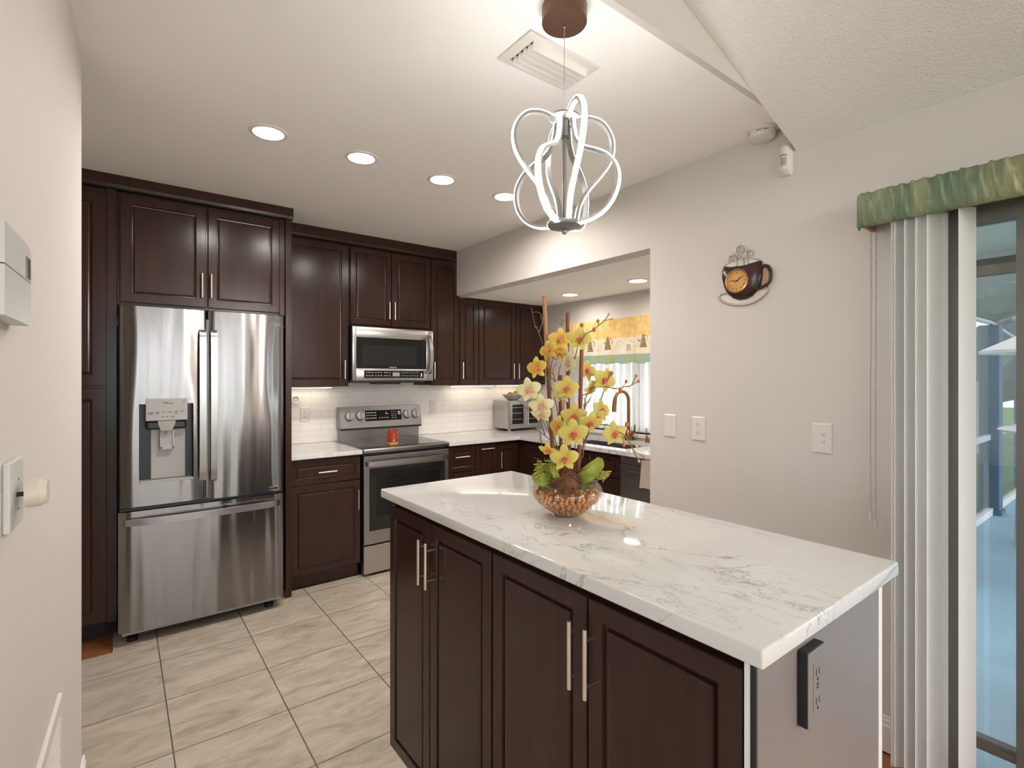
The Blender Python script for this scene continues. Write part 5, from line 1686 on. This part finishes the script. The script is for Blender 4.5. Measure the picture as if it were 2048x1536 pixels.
TWIGS = [[(1.027, 1.14, 1.235), (1.015, 1.149, 1.31), (0.998, 1.163, 1.385), (0.988, 1.17, 1.43)], [(1.045, 1.127, 1.235), (1.039, 1.131, 1.355), (1.021, 1.145, 1.445), (1.031, 1.138, 1.535), (1.027, 1.14, 1.587)], [(1.031, 1.138, 1.517), (1.026, 1.141, 1.568)], [(1.021, 1.145, 1.527), (1.036, 1.134, 1.505), (1.043, 1.128, 1.527)], [(1.004, 1.158, 1.55), (0.995, 1.165, 1.587), (0.986, 1.172, 1.609), (0.977, 1.179, 1.662)], [(0.995, 1.165, 1.587), (1.004, 1.158, 1.624), (0.995, 1.165, 1.647), (0.979, 1.178, 1.647)], [(0.992, 1.168, 1.602), (0.983, 1.174, 1.606)], [(1.007, 1.156, 1.609), (0.998, 1.163, 1.636)], [(1.007, 1.156, 1.624), (1.019, 1.147, 1.639), (1.017, 1.148, 1.632)], [(1.047, 1.125, 1.594), (1.051, 1.122, 1.624), (1.047, 1.125, 1.654), (1.055, 1.119, 1.66)], [(1.05, 1.123, 1.617), (1.04, 1.13, 1.642)], [(1.051, 1.122, 1.609), (1.058, 1.117, 1.627)], [(1.05, 1.123, 1.612), (1.033, 1.136, 1.624)], [(1.057, 1.118, 1.666), (1.061, 1.115, 1.681)], [(1.07, 1.057, 1.314), (1.076, 1.053, 1.387), (1.089, 1.042, 1.416), (1.102, 1.032, 1.416)], [(1.073, 1.055, 1.365), (1.089, 1.042, 1.394), (1.093, 1.04, 1.406)], [(1.071, 1.056, 1.372), (1.085, 1.046, 1.382), (1.085, 1.046, 1.391)], [(1.067, 1.059, 1.343), (1.078, 1.051, 1.372), (1.073, 1.055, 1.394)], [(1.052, 1.071, 1.154), (1.07, 1.057, 1.226), (1.078, 1.051, 1.27), (1.085, 1.046, 1.296)], [(1.07, 1.057, 1.219), (1.073, 1.055, 1.256), (1.087, 1.044, 1.292)], [(0.989, 1.119, 1.292), (0.977, 1.128, 1.328), (0.96, 1.141, 1.343), (0.937, 1.159, 1.365), (0.921, 1.172, 1.387)], [(0.977, 1.128, 1.326), (0.962, 1.14, 1.35), (0.939, 1.157, 1.365)], [(0.995, 1.115, 1.27), (0.969, 1.134, 1.296), (0.951, 1.149, 1.302)], [(0.983, 1.124, 1.285), (0.972, 1.133, 1.331), (0.966, 1.137, 1.339)], [(1.024, 1.093, 1.314), (1.018, 1.097, 1.387), (1.009, 1.104, 1.43), (1.002, 1.11, 1.474), (1.011, 1.102, 1.496)], [(1.012, 1.102, 1.416), (1.015, 1.099, 1.467), (1.02, 1.095, 1.492)], [(1.009, 1.104, 1.438), (0.997, 1.113, 1.452), (0.985, 1.122, 1.463)], [(1.096, 1.037, 1.305), (1.107, 1.029, 1.317), (1.116, 1.022, 1.326)], [(1.11, 1.026, 1.317), (1.128, 1.013, 1.311)], [(0.977, 1.128, 1.197), (0.969, 1.134, 1.212), (0.958, 1.143, 1.219)], [(1.087, 1.044, 1.212), (1.086, 1.045, 1.226)], [(1.099, 1.035, 1.161), (1.116, 1.022, 1.154), (1.118, 1.02, 1.146)], [(0.978, 1.127, 1.241), (0.972, 1.133, 1.285), (0.969, 1.134, 1.292)], [(1.07, 1.057, 1.401), (1.099, 1.035, 1.413)]]
STICKS = [[(1.022, 1.125, 1.156), (1.014, 1.138, 1.377), (1.011, 1.14, 1.467), (1.012, 1.152, 1.577), (1.011, 1.159, 1.698)], [(1.09, 1.13, 1.147), (1.099, 1.148, 1.374), (1.105, 1.157, 1.592), (1.109, 1.16, 1.654)], [(1.059, 1.065, 1.161), (1.06, 1.058, 1.285), (1.058, 1.054, 1.387), (1.057, 1.048, 1.533)], [(1.038, 1.106, 1.157), (1.037, 1.114, 1.282), (1.039, 1.119, 1.459)]]
LEAVES = [[(1.044, 1.089, 1.14), (1.043, 1.04, 1.162), (1.051, 1.009, 1.18), (1.071, 1.006, 1.197)], [(1.074, 1.092, 1.155), (1.081, 1.048, 1.176), (1.104, 1.031, 1.197), (1.117, 1.034, 1.216)], [(1.0, 1.073, 1.141), (0.977, 1.065, 1.171), (0.975, 1.08, 1.193), (0.985, 1.097, 1.208)], [(0.994, 1.103, 1.167), (0.963, 1.101, 1.162), (0.947, 1.113, 1.165), (0.945, 1.128, 1.175)], [(1.011, 1.115, 1.174), (0.996, 1.127, 1.181), (0.978, 1.14, 1.188), (0.966, 1.149, 1.184)]]
protos = [flower_proto(c) for c in range(3)]
usedp = set()
F_ = Vector((0.60865, 0.79344, 0))
R_ = Vector((0.79344, -0.60865, 0))
OFF = Vector(oa.location)
for i, (x, y, z, size, yaw, pit, roll, c) in enumerate(FLOWERS):
    if c in usedp:
        f = copy_tree(protos[c], oa)
    else:
        f = protos[c]
        f.parent = oa
        usedp.add(c)
    yr, pr = radians(yaw), radians(pit)
    n = (-F_ * cos(yr) + R_ * sin(yr)) * cos(pr) + Vector((0, 0, sin(pr)))
    u = (R_ * cos(yr) + F_ * sin(yr))
    Mx = frame_M(Vector((x, y, z)) - OFF, u, n) @ Matrix.Rotation(radians(-roll), 4, 'Z') @ Matrix.Scale(size * 1.1, 4)
    f.matrix_local = Mx
    f['label'] = ('warm yellow orchid flower', 'yellow-green orchid flower', 'pale cream-green orchid flower')[c]
for i, (x, y, z, s) in enumerate(BUDS):
    MB().ball((x, y, z), s / 2, .9, .9, 1.15, sub=2).build('bud', M['budpale' if i in (2, 3, 12, 13, 14) else 'bud'], oa, smooth=80)
for k, p in enumerate(SPRAYS):
    q = smooth_path(p, 5)
    MB().tube(q, .0017 if len(p) > 3 else .0012, 7).build('flower_stem', M['stem'], oa, smooth=70)
for k, p in enumerate(TWIGS):
    q = smooth_path(p, 4)
    MB().tube(q, [.0015 - .0008 * i / len(q) for i in range(len(q))], 6).build('twig', M['twig' if k in (4, 5, 6, 7, 8, 9, 10, 11, 12, 13, 14, 15, 16, 18, 19, 20, 21) else 'twigr'], oa, smooth=70)
for k, p in enumerate(STICKS):
    q = smooth_path(p, 8)
    m_ = len(q)
    rr = []
    for i in range(m_):
        rr.append((.0066 if k < 1 else .0058) * (1.14 if i % 11 == 5 else 1.0))
    if k == 0:
        cut = 17
        MB().tube(q[:cut + 1], rr[:cut + 1], 12).build('bamboo_stick', M['bamboo'], oa, smooth=50)
        MB().tube(q[cut:], rr[cut:], 12).build('bamboo_stick', M['bamboo2'], oa, smooth=50)
    else:
        MB().tube(q, rr, 12).build('bamboo_stick', M['bamboo'], oa, smooth=50)
for k, p in enumerate(LEAVES):
    q = smooth_path(p, 5)
    m_ = len(q)
    w0 = (.018, .021, .009, .018, .012)[k]
    mb = MB()
    ra = []
    for i, c in enumerate(q):
        s = i / (m_ - 1)
        d = (q[min(i + 1, m_ - 1)] - q[max(i - 1, 0)]).normalized()
        sd = d.cross(-F_).normalized()
        w = w0 * max(.04, sin(pi * (s * .93 + .04)) ** .7)
        up_ = sd.cross(d).normalized()
        ra.append([c + sd * w * t + up_ * (.004 * abs(t) + .0016 * sin(s * 60 + t * 2)) for t in (-1, -.6, -.2, 0, .2, .6, 1)])
    rb = [[v + Vector((0, 0, .0006)) for v in r] for r in ra]
    mb.loft([a + b[::-1] for a, b in zip(ra, rb)])
    mb.build('leaf', M['leaf'], oa, smooth=70)
random.seed(9)
for cxy, ht, num, sgn in (((0.968, 1.118), .07, 9, -1), ((1.118, 1.03), .035, 6, 1), ((.985, 1.10), .085, 6, -1)):
    for k in range(num):
        b0 = Vector((cxy[0] + random.uniform(-.02, .02), cxy[1] + random.uniform(-.02, .02), 1.150))
        tip = b0 + R_ * random.uniform(-.02, .02) + Vector((0, 0, ht * random.uniform(.5, 1.05)))
        mb = MB()
        mb.tube([b0, (b0 + tip) / 2 + R_ * .004, tip], [.0012, .0011, .0006], 5)
        for j in range(6):
            c = b0.lerp(tip, .3 + .12 * j)
            mb.ball(c + R_ * .005 * (1 if j % 2 else -1), .0075, 1, .35, .30, sub=1, jit=.1)
        mb.build('fern_sprig', M['fern'], oa)
mb = MB()
mb.ball((1.012, 1.064, 1.150), .036, 1, 1, .9, sub=3, jit=.05)
for k in range(110):
    a, e = random.uniform(0, 6.28), random.uniform(-.5, 1.5)
    c = Vector((1.012, 1.064, 1.150)) + Vector((cos(a) * cos(e), sin(a) * cos(e), .9 * sin(e))) * .036
    d = Vector((random.uniform(-1, 1), random.uniform(-1, 1), random.uniform(-1, 1))) * .02
    mb.tube(smooth_path([c - d, c + d.cross(Vector((0, 0, 1))) * .5, c + d], 3), .0013, 4)
mb.build('root_fibre', M['rootball'], oa)
mb = MB()
for k in range(26):
    a = random.uniform(0, 6.28)
    r = random.uniform(0, .072)
    mb.ball((BX + r * cos(a), BY + r * sin(a), BZ + .083 + random.uniform(-.004, .007)), .014, 1, 1, .6, sub=2, jit=.12)
for k in range(160):
    a = random.uniform(0, 6.28)
    r = random.uniform(.03, .082)
    c = Vector((BX + r * cos(a), BY + r * sin(a), BZ + .087))
    mb.tube([c, c + Vector((random.uniform(-.012, .012), random.uniform(-.012, .012), random.uniform(.002, .020)))], [.0008, .0004], 4)
mb.build('moss', M['moss'], oa)
